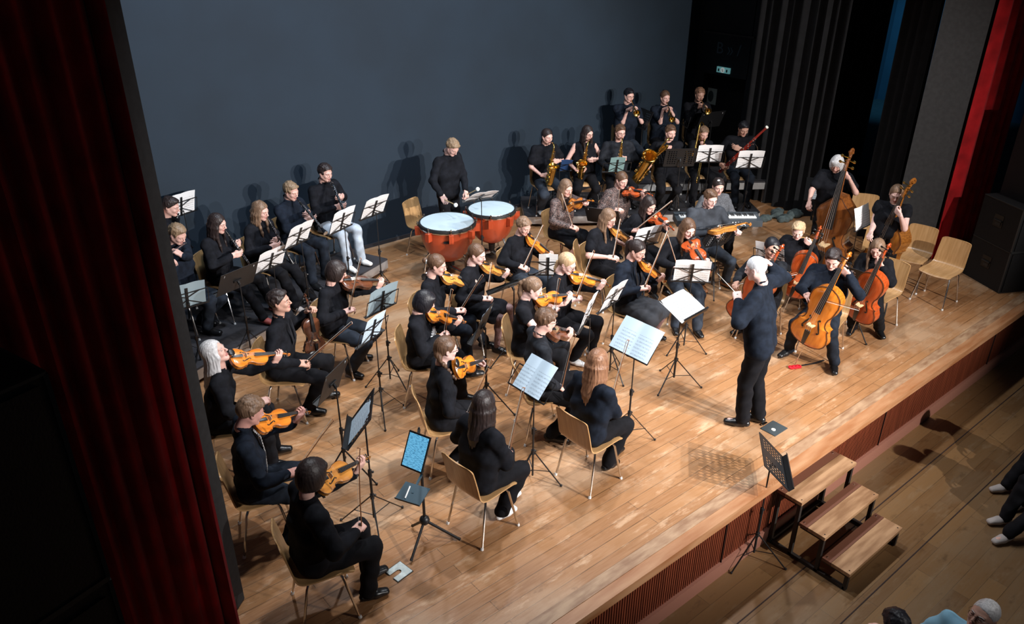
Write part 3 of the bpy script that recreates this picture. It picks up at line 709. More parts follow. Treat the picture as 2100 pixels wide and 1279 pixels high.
# ------------------------------------------------------------------ winds
def make_clarinet():
    r = empty('clarinet'); b = MB()
    b.tube([(0, 0, 0), (.03, 0, 0), (.07, 0, 0)], [.004, .010, .012], 10); b.build('mouthpiece', ['ebony'], r)
    b = MB(); b.tube([(.07, 0, 0), (.13, 0, 0), (.131, 0, 0), (.34, 0, 0), (.56, 0, 0)], [.0135, .0145, .0125, .0125, .0135], 12); b.build('body', ['clarinet_black'], r)
    b = MB(); b.tube([(.56, 0, 0), (.60, 0, 0), (.64, 0, 0), (.655, 0, 0)], [.0155, .019, .028, .032], 14); b.build('bell', ['clarinet_black'], r)
    k = MB()
    for x in (.068, .13, .205, .335, .345, .555, .652): k.cyl((x - .004, 0, 0), (x + .004, 0, 0), .0165 if x < .6 else .0328, None, 12)
    for i, x in enumerate(np.linspace(.15, .55, 26)):
        a = (-.5, .4, 0, 1.3, -1.4, 2.2)[i % 6]; k.cyl((x, math.sin(a) * .012, math.cos(a) * .012), (x, math.sin(a) * .021, math.cos(a) * .021), .0105, .009, 8)
    for s in (1, -1, .4): k.cyl((.15, s * .012, .012), (.33, s * .012, .013), .0028, None, 5); k.cyl((.35, s * .013, .012), (.55, s * .013, .012), .0028, None, 5)
    k.build('keys', ['silver'], r); return r
def make_flute():
    r = empty('flute'); b = MB(); b.tube([(0, 0, 0), (.20, 0, 0), (.21, 0, 0), (.67, 0, 0)], [.0095, .0095, .0105, .0095], 10); b.ball((.05, 0, .008), (.012, .010, .004), 8); b.build('tube', ['silver'], r)
    k = MB()
    for i in range(13): k.cyl((.26 + i * .029, 0, .008), (.26 + i * .029, 0, .014), .0085, None, 8)
    k.cyl((.24, .010, .009), (.63, .010, .009), .002, None, 5); k.build('keys', ['silver'], r); return r
def spline(P, n):
    P = V(P, dtype=float); Q = []
    k = len(P) - 1
    for i in range(k):
        p0, p1, p2, p3 = P[max(i - 1, 0)], P[i], P[i + 1], P[min(i + 2, k)]
        for t in np.linspace(0, 1, n, endpoint=False): Q.append(.5 * (2 * p1 + (p2 - p0) * t + (2 * p0 - 5 * p1 + 4 * p2 - p3) * t * t + (3 * p1 - p0 - 3 * p2 + p3) * t ** 3))
    Q.append(P[-1]); return V(Q)
def make_sax(big=False):
    """mouthpiece tip at origin, body hangs to -z, bell to +y"""
    r = empty('baritone_saxophone' if big else 'saxophone'); k = 1.0
    b = MB(); b.tube([(0, 0, 0), (0, .03, .002), (0, .075, .004)], [.004, .011, .013], 10); b.build('mouthpiece', ['ebony'], r)
    if not big:
        path = [(0, .07, .004, .010), (0, .13, .012, .011), (0, .175, -.02, .0125), (0, .18, -.07, .015), (0, .165, -.20, .020), (0, .145, -.36, .027), (0, .125, -.52, .034), (0, .125, -.575, .037), (0, .155, -.618, .040), (0, .20, -.625, .043), (0, .238, -.59, .045), (0, .25, -.52, .048), (0, .262, -.42, .054), (0, .275, -.35, .062), (0, .285, -.315, .078), (0, .288, -.305, .083)]
    else:
        path = [(0, .07, .0, .010), (0, .13, .0, .012), (0, .17, -.06, .014), (0, .165, -.2, .018), (0, .15, -.26, .022), (-.02, .13, -.18, .022), (-.05, .12, -.12, .023), (-.05, .11, -.18, .026), (0, .10, -.35, .032), (0, .08, -.60, .040), (0, .06, -.86, .050), (0, .08, -.94, .055), (0, .15, -.97, .060), (0, .21, -.93, .064), (0, .235, -.80, .068), (0, .26, -.60, .076), (0, .30, -.46, .088), (0, .345, -.39, .110), (0, .365, -.365, .125)]
    Q = spline(path, 5); b = MB(); b.tube(Q[:, :3], Q[:, 3], 16, caps=False, up=(1, 0, 0)); c = Q[-1]; e = nrm(Q[-1][:3] - Q[-3][:3])
    b.tube([Q[-1][:3] - e * .004, Q[-1][:3], Q[-1][:3] + e * .003], [c[3] * 1.01, c[3] * 1.05, c[3] * 1.01], 18, caps=False, up=(1, 0, 0))
    b.tube(Q[-14:, :3], Q[-14:, 3] * .93, 14, caps=False, up=(1, 0, 0)); b.build('body', ['brass'], r)
    kk = MB(); z0, z1 = (-.10, -.56) if not big else (-.30, -.88); rr = .034 if not big else .05
    for i, z in enumerate(np.linspace(z0, z1, 15 if not big else 18)):
        j = int(np.argmin(np.abs(Q[:len(Q) * (2 if not big else 7) // (4 if not big else 10), 2] - z) + (np.arange(len(Q) * (2 if not big else 7) // (4 if not big else 10)) < (8 if not big else 30)))); p = Q[j]
        a = (-.7, .1, .8, -1.4, 1.5)[i % 5]; d = V([math.sin(a), math.cos(a), 0]); q = p[:3] + d * (p[3] + .004); q[2] = z
        kk.cyl(q, q + d * .012, p[3] * .62, p[3] * .55, 9)
    for s in (-1, 1, .3): kk.cyl((s * .022, .20 if not big else .13, z0), (s * .034, .165 if not big else .12, z1), .0024, None, 5)
    for i in range(4): q = Q[-8 - 4 * i]; kk.cyl(q[:3] + V([q[3] * .9, .01, 0]), q[:3] + V([q[3] * 1.35, .02, 0]), .026 * (1 if not big else 1.5), None, 10); 
    kk.tube([(.05, .15, -.50), (.075, .22, -.50), (.06, .28, -.50)], .003, 5); kk.build('keywork', ['brass_key'], r)
    return r
def make_bassoon():
    r = empty('bassoon'); b = MB()
    b.tube([(0, 0, 0), (.04, 0, 0), (.05, 0, 0), (.42, 0, 0)], [.030, .034, .032, .028], 10, flat=.7); b.build('boot_joint', ['bassoon_dark'], r)
    b = MB(); b.tube([(.42, .014, 0), (.44, .014, 0), (.98, .014, 0)], [.021, .019, .016], 10); b.tube([(.40, -.018, 0), (.86, -.018, 0)], [.016, .011], 8); b.build('bass_joint', ['bassoon_red'], r)
    b = MB(); b.tube([(.98, .014, 0), (1.0, .014, 0), (1.02, .014, 0), (1.28, .014, 0), (1.33, .014, 0)], [.016, .021, .019, .017, .022], 10); b.build('bell_joint', ['bassoon_red'], r)
    b = MB(); b.tube([(1.325, .014, 0), (1.34, .014, 0), (1.345, .014, 0)], [.024, .026, .018], 12); b.build('bell_ring', ['ivory'], r)
    k = MB()
    for x in (.42, .98, 1.03, .72): k.cyl((x - .005, .008, 0), (x + .005, .008, 0), .026, None, 10)
    for i, x in enumerate(np.linspace(.08, .92, 20)): k.cyl((x, (.03, -.03, .0)[i % 3], .016), (x, (.032, -.032, .0)[i % 3], .030), .010, .008, 7)
    k.cyl((.05, .0, .032), (.95, .012, .024), .002, None, 5)
    k.tube(spline([(.86, -.018, 0), (.93, -.05, .01), (.90, -.13, .03), (.80, -.20, .04)], 5), .0028, 5); k.build('keys', ['silver'], r)
    return r
def make_trumpet():
    r = empty('trumpet'); b = MB()
    b.tube([(0, 0, 0), (.012, 0, 0), (.02, 0, 0), (.09, 0, 0)], [.0135, .009, .005, .005], 10)
    b.tube([(.08, 0, 0), (.40, 0, 0)], .0062, 8)
    b.tube(spline([(.40, 0, 0), (.435, 0, -.012), (.445, 0, -.035), (.43, 0, -.062), (.40, 0, -.072), (.12, 0, -.072)], 5), .0066, 8)
    b.tube(spline([(.24, 0, -.07), (.13, .012, -.07), (.105, .012, -.045), (.13, .012, -.012), (.22, .012, -.004), (.36, .012, -.002), (.43, .012, 0), (.475, .012, 0), (.50, .012, 0)], 4), np.interp(np.arange(33), [0, 20, 27, 30, 32], [.0066, .0075, .016, .033, .060]), 16, caps=False)
    b.build('tubing', ['brass'], r)
    v = MB()
    for x in (.20, .235, .27): v.cyl((x, 0, -.105), (x, 0, .012), .0125, None, 10); v.cyl((x, 0, .012), (x, 0, .03), .003, None, 6); v.cyl((x, 0, .03), (x, 0, .034), .008, None, 8)
    v.build('valves', ['silver'], r); return r
def make_trombone():
    r = empty('trombone'); b = MB(); b.tube([(0, 0, 0), (.015, 0, 0), (.025, 0, 0), (.06, 0, 0)], [.017, .013, .006, .006], 10)
    b.tube([(.05, 0, 0), (.72, 0, 0)], .0075, 8); b.tube(spline([(.70, 0, 0), (.765, 0, -.01), (.79, 0, -.045), (.765, 0, -.08), (.70, 0, -.09)], 5), .0085, 8); b.tube([(.72, 0, -.09), (.06, 0, -.09)], .0075, 8); b.build('slide', ['brass'], r)
    b = MB(); b.tube(spline([(.10, 0, -.09), (-.10, -.03, -.085), (-.26, -.06, -.06), (-.32, -.08, 0), (-.30, -.10, .055), (-.20, -.11, .07), (.0, -.11, .06), (.18, -.11, .05), (.27, -.11, .05), (.31, -.11, .05)], 5), np.interp(np.arange(46), [0, 22, 34, 40, 44, 45], [.008, .011, .018, .035, .075, .105]), 18, caps=False); b.bar((.06, 0, 0), (.06, 0, -.09), .008); b.bar((.16, 0, 0), (.16, 0, -.09), .006); b.bar((0, -.05, -.08), (0, -.11, .06), .006)
    b.build('bell_section', ['brass'], r); return r
# ------------------------------------------------------------------ chair (faces +y)
def make_chair():
    r = empty('chair')
    prof = V([(.215, .425), (.200, .440), (.16, .452), (.08, .452), (-.02, .446), (-.10, .446), (-.155, .455), (-.188, .478), (-.205, .515), (-.218, .58), (-.232, .65), (-.248, .72), (-.264, .785), (-.272, .815)])
    Q = spline(prof, 3); n = len(Q); G = np.zeros((n, 13, 3)); s = np.linspace(0, 1, n)
    for i in range(n):
        W = .205 if s[i] < .45 else .205 - .018 * (s[i] - .45) / .55
        e0 = s[i] / .10; e1 = (1 - s[i]) / .085; e = min(1, e0, e1); W *= (1 - .30 * (1 - max(0, e)) ** 2.2)
        for j in range(13):
            u = -1 + j / 6.; dish = .010 * (1 - u * u)
            if s[i] < .45: G[i, j] = (u * W, Q[i, 0], Q[i, 1] - dish)
            else: G[i, j] = (u * W, Q[i, 0] - dish * 1.6, Q[i, 1])
    sh = MB(); sh.grid(G, 0, .011); sh.build('seat_shell', ['plywood'], r, smooth=50)
    f = MB()
    for y in (.10, -.10): f.tube([(-.17, y, .425), (.17, y, .425)], .011, 8)
    for x in (-.11, .11): f.tube([(x, -.12, .430), (x, .14, .430)], .010, 8)
    f.box((0, .0, .422), (.20, .16, .012)); f.build('seat_frame', ['chrome'], r)
    for x in (-1, 1):
        for y in (-1, 1):
            l = MB(); l.tube([(x * .13, y * .105, .425), (x * .165, y * .115, .415), (x * .178, y * .13, .385), (x * .215, y * .205, .012)], .0105, 8); lo = l.build('leg', ['chrome'], r)
            c = MB(); c.cyl((x * .2145, y * .204, .022), (x * .217, y * .209, 0), .013, .015, 8); c.build('foot_cap', ['white_plastic'], lo)
    return r
# ------------------------------------------------------------------ music stands. desk frame: x right for the reader, y up the desk, z towards reader
def tripod(r, h, kind, ang=0.):
    th = .55 if kind == 'wire' else .50
    p = MB(); a = .42 if kind != 'wire' else .5
    p.cyl((0, 0, .10 if kind != 'wire' else .06), (0, 0, h * .55), .0115 if kind != 'wire' else .009, None, 8); p.cyl((0, 0, h * .5), (0, 0, h), .0075 if kind != 'wire' else .006, None, 8)
    p.cyl((0, 0, h * .5), (0, 0, h * .56), .017, None, 8); p.cyl((0, 0, .30), (0, 0, .345), .019, None, 8); p.ball((.026, 0, h * .53), .012, 6); p.ball((.028, 0, .32), .012, 6)
    p.build('pole', ['stand_black'], r)
    for k in range(3):
        t = ang + k * 2 * math.pi / 3; d = V([math.cos(t), math.sin(t), 0.]); l = MB()
        l.bar(d * .015 + UP * .32, d * (.30 if kind != 'wire' else .27) + UP * .012, .012, .008 if kind != 'wire' else .006); l.bar(UP * .12, d * .17 + UP * .145, .007, .004)
        lo = l.build('leg', ['stand_black'], r)
        c = MB(); c.ball(d * (.305 if kind != 'wire' else .272) + UP * .012, .013, 6); c.build('rubber_foot', ['black_plastic'], lo)
def desk_frame(face, tilt):
    y = math.radians(face); t = math.radians(tilt); z = V([math.cos(y) * math.cos(t), math.sin(y) * math.cos(t), math.sin(t)]); x = V([-math.sin(y), math.cos(y), 0])
    return np.stack([x, np.cross(z, x), z], 1)
def perf_plate(mb, W, H, cell=.037, hole=.0130, rows=None, th=.0016, m=0):
    nx, ny = int(W / cell), int(H / cell); cx, cy = W / nx, H / ny; n = 8
    for i in range(nx):
        for j in range(ny):
            x = -W / 2 + cx * (i + .5); y = -H / 2 + cy * (j + .5)
            edge = i == 0 or j < 1 or i == nx - 1 or j == ny - 1 or abs(i - (nx - 1) / 2) < 1.2
            for z, fl in ((th, 0), (-th, 1)):
                if edge: mb.add([(x - cx / 2, y - cy / 2, z), (x + cx / 2, y - cy / 2, z), (x + cx / 2, y + cy / 2, z), (x - cx / 2, y + cy / 2, z)], [(0, 1, 2, 3) if not fl else (3, 2, 1, 0)], m); continue
                o = [(cx / 2, 0), (cx / 2, cy / 2), (0, cy / 2), (-cx / 2, cy / 2), (-cx / 2, 0), (-cx / 2, -cy / 2), (0, -cy / 2), (cx / 2, -cy / 2)]
                v = [(x + a, y + b, z) for a, b in o] + [(x + hole * math.cos(k * math.pi / 4), y + hole * math.sin(k * math.pi / 4), z) for k in range(8)]
                f = [(k, (k + 1) % 8, 8 + (k + 1) % 8, 8 + k) for k in range(8)]
                mb.add(v, f if not fl else [q[::-1] for q in f], m)
    for a, b in (((-W / 2, -H / 2), (W / 2, -H / 2)), ((W / 2, -H / 2), (W / 2, H / 2)), ((W / 2, H / 2), (-W / 2, H / 2)), ((-W / 2, H / 2), (-W / 2, -H / 2))):
        mb.bar((*a, 0), (*b, 0), .006, .006, m, up=(0, 0, 1))
STAND_N = 0
def stand(px, z0, zc, face, tilt, kind='wire', label='', W=None, ang=None, deg_roll=0., foot=None, paper=None, plabel='', pm='sheet_music', pw=None, ph=None, pages=2, pos=None, poff=(0, 0)):
    """px: picture point of the desk's middle, zc: its height over z0"""
    D = at(px, z0 + zc) if pos is None else V(pos)
    F = desk_frame(face, tilt); base = V([D[0] - F[0, 2] * .03, D[1] - F[1, 2] * .03, z0]) if foot is None else at(foot, z0)
    root = empty('music_stand', base); tag(root, label, 'music stand'); L = D - base
    rot = rng.rand() * 2 if ang is None else ang
    tripod(root, (L[2] - .04), 'wire' if kind == 'wire' else 'solid', rot)
    def T(p): return V(p) @ F.T + L
    d = MB(); Wd, Hd = (.46, .24) if kind == 'wire' else (.50, .34)
    if W: Wd = W
    if kind == 'wire':
        q = lambda a, b, w=.012, h=.003: d.bar(T((a[0], a[1], -.004)), T((b[0], b[1], -.004)), w, h, 0, up=F[:, 2])
        hw, hh = Wd / 2, Hd / 2
        q((0, -hh - .01), (0, hh + .02), .026); q((-hw, -hh), (hw, -hh), .014); q((-hw * .98, hh * .62), (0, hh * .60)); q((hw * .98, hh * .62), (0, hh * .60))
        q((-hw, -hh), (-hw * .98, hh * .62), .008); q((hw, -hh), (hw * .98, hh * .62), .008)
        q((0, -hh * .15), (-hw * .80, -hh), .010); q((0, -hh * .15), (hw * .80, -hh), .010); q((0, hh * .1), (-hw * .6, hh * .62), .010); q((0, hh * .1), (hw * .6, hh * .62), .010)
        d.bar(T((-hw, -hh, .012)), T((hw, -hh, .012)), .03, .003, up=F[:, 1])
        d.bar(T((0, -.06, -.01)), L * V([1, 1, 0]) * .0 + V([L[0] * 0, L[1] * 0, L[2] - .05]), .014, .014)
    else:
        sub = MB()
        if kind == 'perf': perf_plate(sub, Wd, Hd)
        else: sub.box((0, 0, 0), (Wd, Hd, .004))
        sub.box((0, -Hd / 2, .025), (Wd, .003, .055)); sub.box((0, -Hd / 2 + .008, .053), (Wd, .018, .003))
        v = np.concatenate(sub.v) @ F.T + L; d.add(v, sub.f)
        d.bar(T((0, -.02, -.012)), V([0, 0, L[2] - .06]), .02, .02); d.bar(T((-.05, -.02, -.010)), T((.05, -.02, -.010)), .03, .01, up=F[:, 2])
    d.build('desk', ['stand_black'], root, smooth=False)
    if paper is not None:
        pw = pw or (.40 if pages == 2 else .22); ph = ph or .30
        lowy = -Hd / 2 + .006; n = 9; xs = np.linspace(-pw / 2, pw / 2, 2 * n - 1); rowsn = 5; G = np.zeros((rowsn, len(xs), 3))
        for i, vv in enumerate(np.linspace(0, 1, rowsn)):
            for j, x in enumerate(xs):
                u = abs(x) / (pw / 2); bow_ = (.012 * math.sin(u * math.pi) + .004) if pages == 2 else .003
                G[i, j] = (x + poff[0], lowy + vv * ph + poff[1], .005 + bow_ * (.7 + .3 * vv) - .012 * vv * vv * u)
        q = MB(); q.grid(G, 0, .0012); po = q.build('sheet_music', [pm]); po.matrix_world = m4(F, base + L); tag(po, plabel, 'sheet music')
    return root, F, L
# ------------------------------------------------------------------ how instruments are held
def align(l1, l2, w1, w2):
    A = np.stack([nrm(l1), nrm(V(l2, dtype=float) - nrm(l1) * (nrm(l1) @ V(l2, dtype=float)))], 1); A = np.c_[A, np.cross(A[:, 0], A[:, 1])]
    B = np.stack([nrm(w1), nrm(w2 - nrm(w1) * (nrm(w1) @ w2))], 1); B = np.c_[B, np.cross(B[:, 0], B[:, 1])]
    return B @ A.T
WOODTXT = {'wood_orange': 'orange', 'wood_red': 'reddish brown', 'wood_dark': 'dark brown', 'wood_gold': 'golden brown', 'wood_bass': 'brown', 'wood_bass2': 'tawny'}
PROTO = {}
def proto(k, fn):
    if k not in PROTO: PROTO[k] = fn()
    return PROTO[k]
def put_bow(P, hand, tip, big, palm_off=.02, prefer=None):
    c, dd = P['Hd'][hand]
    T = sph(tip, c, .74 if not big else .71, prefer if prefer is not None else UP)
    x = nrm(T - c); side = P['fw'] * .6 + P['rt'] * .3 if abs(x @ P['fw']) < .8 else UP
    F = frame(x=x, z=side if abs(x[2]) > .6 else UP)
    inst(proto('bow_big' if big else 'bow', lambda: make_bow(big)), (F, c - x * .02), 'thin %s bow in the hand of %s' % ('cello' if big else 'string', P['who']), 'bow', 'string players\' bows')
def hv(wood, scroll, tip=None, kind='violin', roll=24, tail=(-.045, .075, -.128), prefer=(.75, -.65, .0), bowpref=None, size=1.):
    def fn(c):
        d = SK[kind]; T = c['H'] + c['HR'] @ V(tail) * c['hs']; pf = c['fw'] * prefer[0] + c['rt'] * prefer[1] + UP * prefer[2]
        S = sph(scroll, T, d['end'] * size, pf); x = nrm(S - T); n0 = UP * math.cos(math.radians(roll)) + nrm(np.cross(x, UP)) * math.sin(math.radians(roll))
        F = frame(x=x, z=n0); lh = T + (x * (d['nut'] - .045) - F[:, 1] * .030 - F[:, 2] * .022) * size
        def post(P):
            inst(proto(kind + wood, lambda: make_strings(kind, wood)), m4(F, T, size), '%s %s held under the chin by %s' % (WOODTXT[wood], kind, P['who']), kind, 'violins and violas')
            if tip is not None: put_bow(P, 1, tip, False, prefer=None if bowpref is None else P['fw'] * bowpref[0] + P['rt'] * bowpref[1] + UP * bowpref[2])
        return dict(lh=lh, ldir=F[:, 2] * .85 + F[:, 0] * .15 + F[:, 1] * .1, lpalm=F[:, 1], lpose='neck', rpose='bow', rref=(.30, .14, -.50), post=post)
    return fn
def hlap(wood, scroll, tailpx, kind='violin', ref=(.32, -.12, -.30), nz=(1, .2, .1), tip=None, bowpref=None, hand=True, far=True):
    def fn(c):
        d = SK[kind]; R0 = c['H'] + c['fw'] * ref[0] + c['rt'] * ref[1] + UP * ref[2]; S = near(scroll, R0); pf = V([0, 0, -1.]) if far else c['fw']
        T = sph(tailpx, S, d['end'], pf); x = nrm(S - T); n = c['fw'] * nz[0] + c['rt'] * nz[1] + UP * nz[2]; F = frame(x=x, z=n)
        def post(P):
            inst(proto(kind + wood, lambda: make_strings(kind, wood)), m4(F, T), '%s %s resting upright on the lap of %s' % (WOODTXT[wood], kind, P['who']), kind, 'violins and violas')
            if tip is not None: put_bow(P, 1, tip, False, prefer=None if bowpref is None else P['fw'] * bowpref[0] + P['rt'] * bowpref[1] + UP * bowpref[2])
        return dict(lh=T + x * (d['nut'] - .05) - F[:, 2] * .02, lpose='grip', rpose='bow', rref=(.32, .12, -.52), post=post)
    return fn
def hfree(wood, tailpx, scroll, kind='violin', ref=(.20, -.02, -.42), pref=(1, -.5, .3), nz=(.2, .8, .5), tip=None, bowpref=(.1, 0, 1)):
    def fn(c):
        d = SK[kind]; T = near(tailpx, c['H'] + c['fw'] * ref[0] + c['rt'] * ref[1] + UP * ref[2]); S = sph(scroll, T, d['end'], c['fw'] * pref[0] + c['rt'] * pref[1] + UP * pref[2])
        x = nrm(S - T); F = frame(x=x, z=c['fw'] * nz[0] + c['rt'] * nz[1] + UP * nz[2])
        def post(P):
            inst(proto(kind + wood, lambda: make_strings(kind, wood)), m4(F, T), '%s %s held on the lap of %s' % (WOODTXT[wood], kind, P['who']), kind, 'violins and violas')
            if tip is not None: put_bow(P, 1, tip, False, prefer=P['fw'] * bowpref[0] + P['rt'] * bowpref[1] + UP * bowpref[2])
        return dict(lh=T + x * (d['nut'] - .05) - F[:, 2] * .02, lpose='grip', rpose='bow', rref=(.32, .12, -.52), post=post)
    return fn
def hbow(tip, bowpref=None, big=False):
    return lambda c: dict(rpose='bow', rref=(.32, .12, -.52), post=lambda P: put_bow(P, 1, tip, big, prefer=None if bowpref is None else P['fw'] * bowpref[0] + P['rt'] * bowpref[1] + UP * bowpref[2]))
def hcello(wood, pin, scroll, kind='cello', tip=None, size=1., nz=None, nh=.30, bowpref=None, pref=None):
    def fn(c):
        d = SK[kind]; pl = (.33 if kind == 'cello' else .14) * size; E = at(pin, c['z0']); L = pl + d['end'] * size
        S = sph(scroll, E, L, UP); x = nrm(S - E)
        n = c['fw'] + UP * .3 if nz is None else c['fw'] * nz[0] + c['rt'] * nz[1] + UP * nz[2]; F = frame(x=x, z=n)
        T = E + x * pl + F[:, 2] * d['rib'] * size / 2
        def post(P):
            inst(proto(kind + wood, lambda: make_strings(kind, wood)), m4(F, T, size), '%s %s held upright by %s' % (WOODTXT[wood], 'double bass' if kind == 'bass' else kind, P['who']), 'double bass' if kind == 'bass' else kind, 'cellos' if kind == 'cello' else 'double basses')
            if tip is not None: put_bow(P, 1, tip, True, prefer=-P['rt'] if bowpref is None else P['fw'] * bowpref[0] + P['rt'] * bowpref[1] + UP * bowpref[2])
        return dict(lh=T + x * (d['nut'] - nh) * size + F[:, 2] * .035 - F[:, 1] * .045, ldir=F[:, 1] * .8 + x * .25, lpalm=-F[:, 2], lpose='neck', rpose='bow', post=post)
    return fn
def wind_hands(c, T, x, a, b, off=.036, L=None):
    fw, rt = c['fw'], c['rt']
    return dict(lh=T + x * a - rt * off + fw * .0, rh=T + x * b + rt * off, ldir=rt * .75 + fw * .55 + UP * .1, rdir=-rt * .75 + fw * .55 + UP * .05, lpalm=-fw * .6 + rt * .7, rpalm=-fw * .6 - rt * .7, lpose='keys', rpose='keys')
def mouth(c, f=.104): return c['H'] + c['HR'] @ V([0, f, -.058]) * c['hs']
def hclar(bell):
    def fn(c):
        T = mouth(c); B = sph(bell, T, .655, c['fw'] * .5 - UP * .8); x = nrm(B - T); F = frame(x=x, z=c['fw'] + UP * .3)
        u = wind_hands(c, T, x, .24, .40, .03)
        u['post'] = lambda P: inst(proto('clarinet', make_clarinet), (F, T), 'black clarinet with silver keys played by %s' % P['who'], 'clarinet', 'clarinets'); return u
    return fn
def hflute(end):
    def fn(c):
        T = mouth(c, .108) - UP * .012; E = sph(end, T, .6, c['rt'] + c['fw'] * .3); x = nrm(E - T); F = frame(x=x, z=UP)
        return dict(lh=T + x * .20 + c['fw'] * .03 - UP * .02, rh=T + x * .44 + c['fw'] * .03 - UP * .02, ldir=UP * .5 - c['fw'] * .8, rdir=c['fw'] * .6 - c['rt'] * .4, lpose='keys', rpose='keys', lpalm=-c['fw'] * .2 + UP * -.6, rpalm=-UP, post=lambda P: inst(proto('flute', make_flute), (F, T - x * .05), 'silver flute played sideways by %s' % P['who'], 'flute'))
    return fn
def hsax(bottom, big=False, front=(1, 0, 0), Lh=None, fs=1.):
    def fn(c):
        T = mouth(c, .098); v = V([0, .16, -.62]) if not big else V([0, .13, -.97]); B = sph(bottom, T, np.linalg.norm(v) * fs, -UP + c['fw'] * .3)
        f = c['fw'] * front[0] + c['rt'] * front[1] + UP * front[2]; Rm = align(v, (0, 1, .2), B - T, f)
        if not big: l, r_ = V([-.02, .19, -.18]), V([.03, .16, -.42])
        else: l, r_ = V([-.03, .17, -.36]), V([.05, .12, -.70])
        u = wind_hands(c, T, V([0, 0, 0.]), 0, 0, 0); u['lh'] = T + Rm @ l * fs - c['rt'] * .03; u['rh'] = T + Rm @ r_ * fs + c['rt'] * .04
        u['post'] = lambda P: inst(proto('bari' if big else 'sax', lambda: make_sax(big)), m4(Rm, T, fs), ('large golden baritone saxophone' if big else 'golden brass alto saxophone') + ' played by ' + P['who'], 'saxophone', None if big else 'alto saxophones'); return u
    return fn
def htrumpet(bell, pref=(.8, 0, -.5), up=(.3, 0, 1)):
    def fn(c):
        T = mouth(c, .106); B = sph(bell, T, .5, c['fw'] * pref[0] + c['rt'] * pref[1] + UP * pref[2]); x = nrm(B - T); F = frame(x=x, z=c['fw'] * up[0] + UP * up[2])
        fw, rt = c['fw'], c['rt']
        return dict(rh=T + x * .20 + F[:, 2] * .0 + rt * .04, lh=T + x * .235 - F[:, 2] * .06 - rt * .035, rdir=-rt * .7 + F[:, 2] * .5 + x * .4, ldir=rt * .6 + x * .5 + UP * .4, rpalm=-rt * .4 - F[:, 2], lpalm=rt, lpose='grip', rpose='keys',
                    post=lambda P: inst(proto('trumpet', make_trumpet), (F, T), 'brass trumpet played by %s' % P['who'], 'trumpet', 'trumpets in the back row'))
    return fn
def htbone(end):
    def fn(c):
        T = mouth(c, .106); B = sph(end, T, .79, c['fw'] - UP * .5); x = nrm(B - T); F = frame(x=x, z=UP - c['fw'] * .2)
        return dict(rh=T + x * .16 - F[:, 2] * .05 + c['rt'] * .02, lh=T + x * .05 - F[:, 2] * .05 - c['rt'] * .03, rdir=UP * .6 + c['fw'] * .5, ldir=UP * .6 + c['fw'] * .6, lpalm=c['rt'], rpalm=-c['rt'], lpose='grip', rpose='grip', post=lambda P: inst(proto('trombone', make_trombone), (F, T), 'brass trombone over the shoulder of %s' % P['who'], 'trombone'))
    return fn
def hbassoon(bot, top):
    def fn(c):
        R0 = c['Pv'] + c['rt'] * .22 + c['fw'] * .20 + UP * .10; B = near(bot, R0); T = sph(top, B, 1.33, UP + c['rt'] * -.5 + c['fw'] * .3); x = nrm(T - B); F = frame(x=x, z=c['fw'])
        return dict(rh=B + x * .22 + c['rt'] * .02 + c['fw'] * .03, lh=B + x * .62 - c['rt'] * .02 + c['fw'] * .02, rdir=-c['rt'] * .3 + c['fw'] * .5 - UP * .2, ldir=c['rt'] * .8 + UP * .3, lpalm=-c['fw'], rpalm=-c['rt'] - c['fw'] * .4, lpose='keys', rpose='keys', post=lambda P: inst(proto('bassoon', make_bassoon), (F, B), 'tall red bassoon with a white bell ring played by %s' % P['who'], 'bassoon'))
    return fn
def hair_mat(name, a, b):
    s = N(name); f = s.noise(s.mapping((95, 95, 9)), 1., 3, .6); g = s.noise(s.mapping((9, 9, 3)), 1., 2)
    c = s.mix(s.ramp(f, (.36, (0, 0, 0)), (.66, (1, 1, 1))), a, b); s.l(s.mix(s.ramp(g, (.35, (.0, .0, .0)), (.7, (.5, .5, .5))), c, b), s.b.inputs['Base Color'])
    s.b.inputs['Roughness'].default_value = .46; s.b.inputs['Specular IOR Level'].default_value = .42
    bp = s.n('Bump'); bp.inputs['Strength'].default_value = .55; bp.inputs['Distance'].default_value = .004; s.l(f, bp.inputs['Height']); s.l(bp.outputs[0], s.b.inputs['Normal'])
# ------------------------------------------------------------------ material library
for n_, c_, r_ in (('skin', (.72, .43, .36), .45), ('skin_tan', (.58, .33, .25), .45), ('skin_pale', (.80, .52, .46), .45), ('skin_red', (.70, .36, .30), .45)): mat(n_, c_, r_, var=.06, scale=14, spec=.35)
mat('lips', (.52, .20, .18), .45); mat('eye_white', (.75, .72, .70), .3); mat('eye_dark', (.03, .02, .015), .3)
mat('tights_black', (.16, .09, .09), .6, var=.3, scale=60)
for n_, a, b in (('hair_brown', (.060, .030, .018), (.14, .075, .042)), ('hair_dark', (.012, .008, .008), (.035, .022, .02)), ('hair_black', (.004, .004, .006), (.014, .013, .018)), ('hair_reddish', (.13, .055, .028), (.33, .165, .09)),
                 ('hair_blond', (.33, .20, .10), (.60, .43, .26)), ('hair_sandy', (.15, .095, .055), (.30, .20, .12)), ('hair_mid', (.10, .058, .035), (.24, .145, .09)), ('hair_grey', (.42, .41, .41), (.72, .71, .72)), ('hair_white', (.62, .62, .64), (.88, .88, .90)), ('hair_greydark', (.10, .09, .09), (.30, .28, .27)), ('hair_copper', (.17, .08, .045), (.34, .18, .11))):
    hair_mat(n_, a, b)
mat('cloth_black', (.0065, .007, .010), .9, var=.3, scale=18, bump=.2, spec=.18); mat('cloth_black2', (.013, .014, .018), .7, spec=.4); mat('cloth_navy', (.008, .012, .021), .9, var=.3, scale=16, bump=.2, spec=.18)
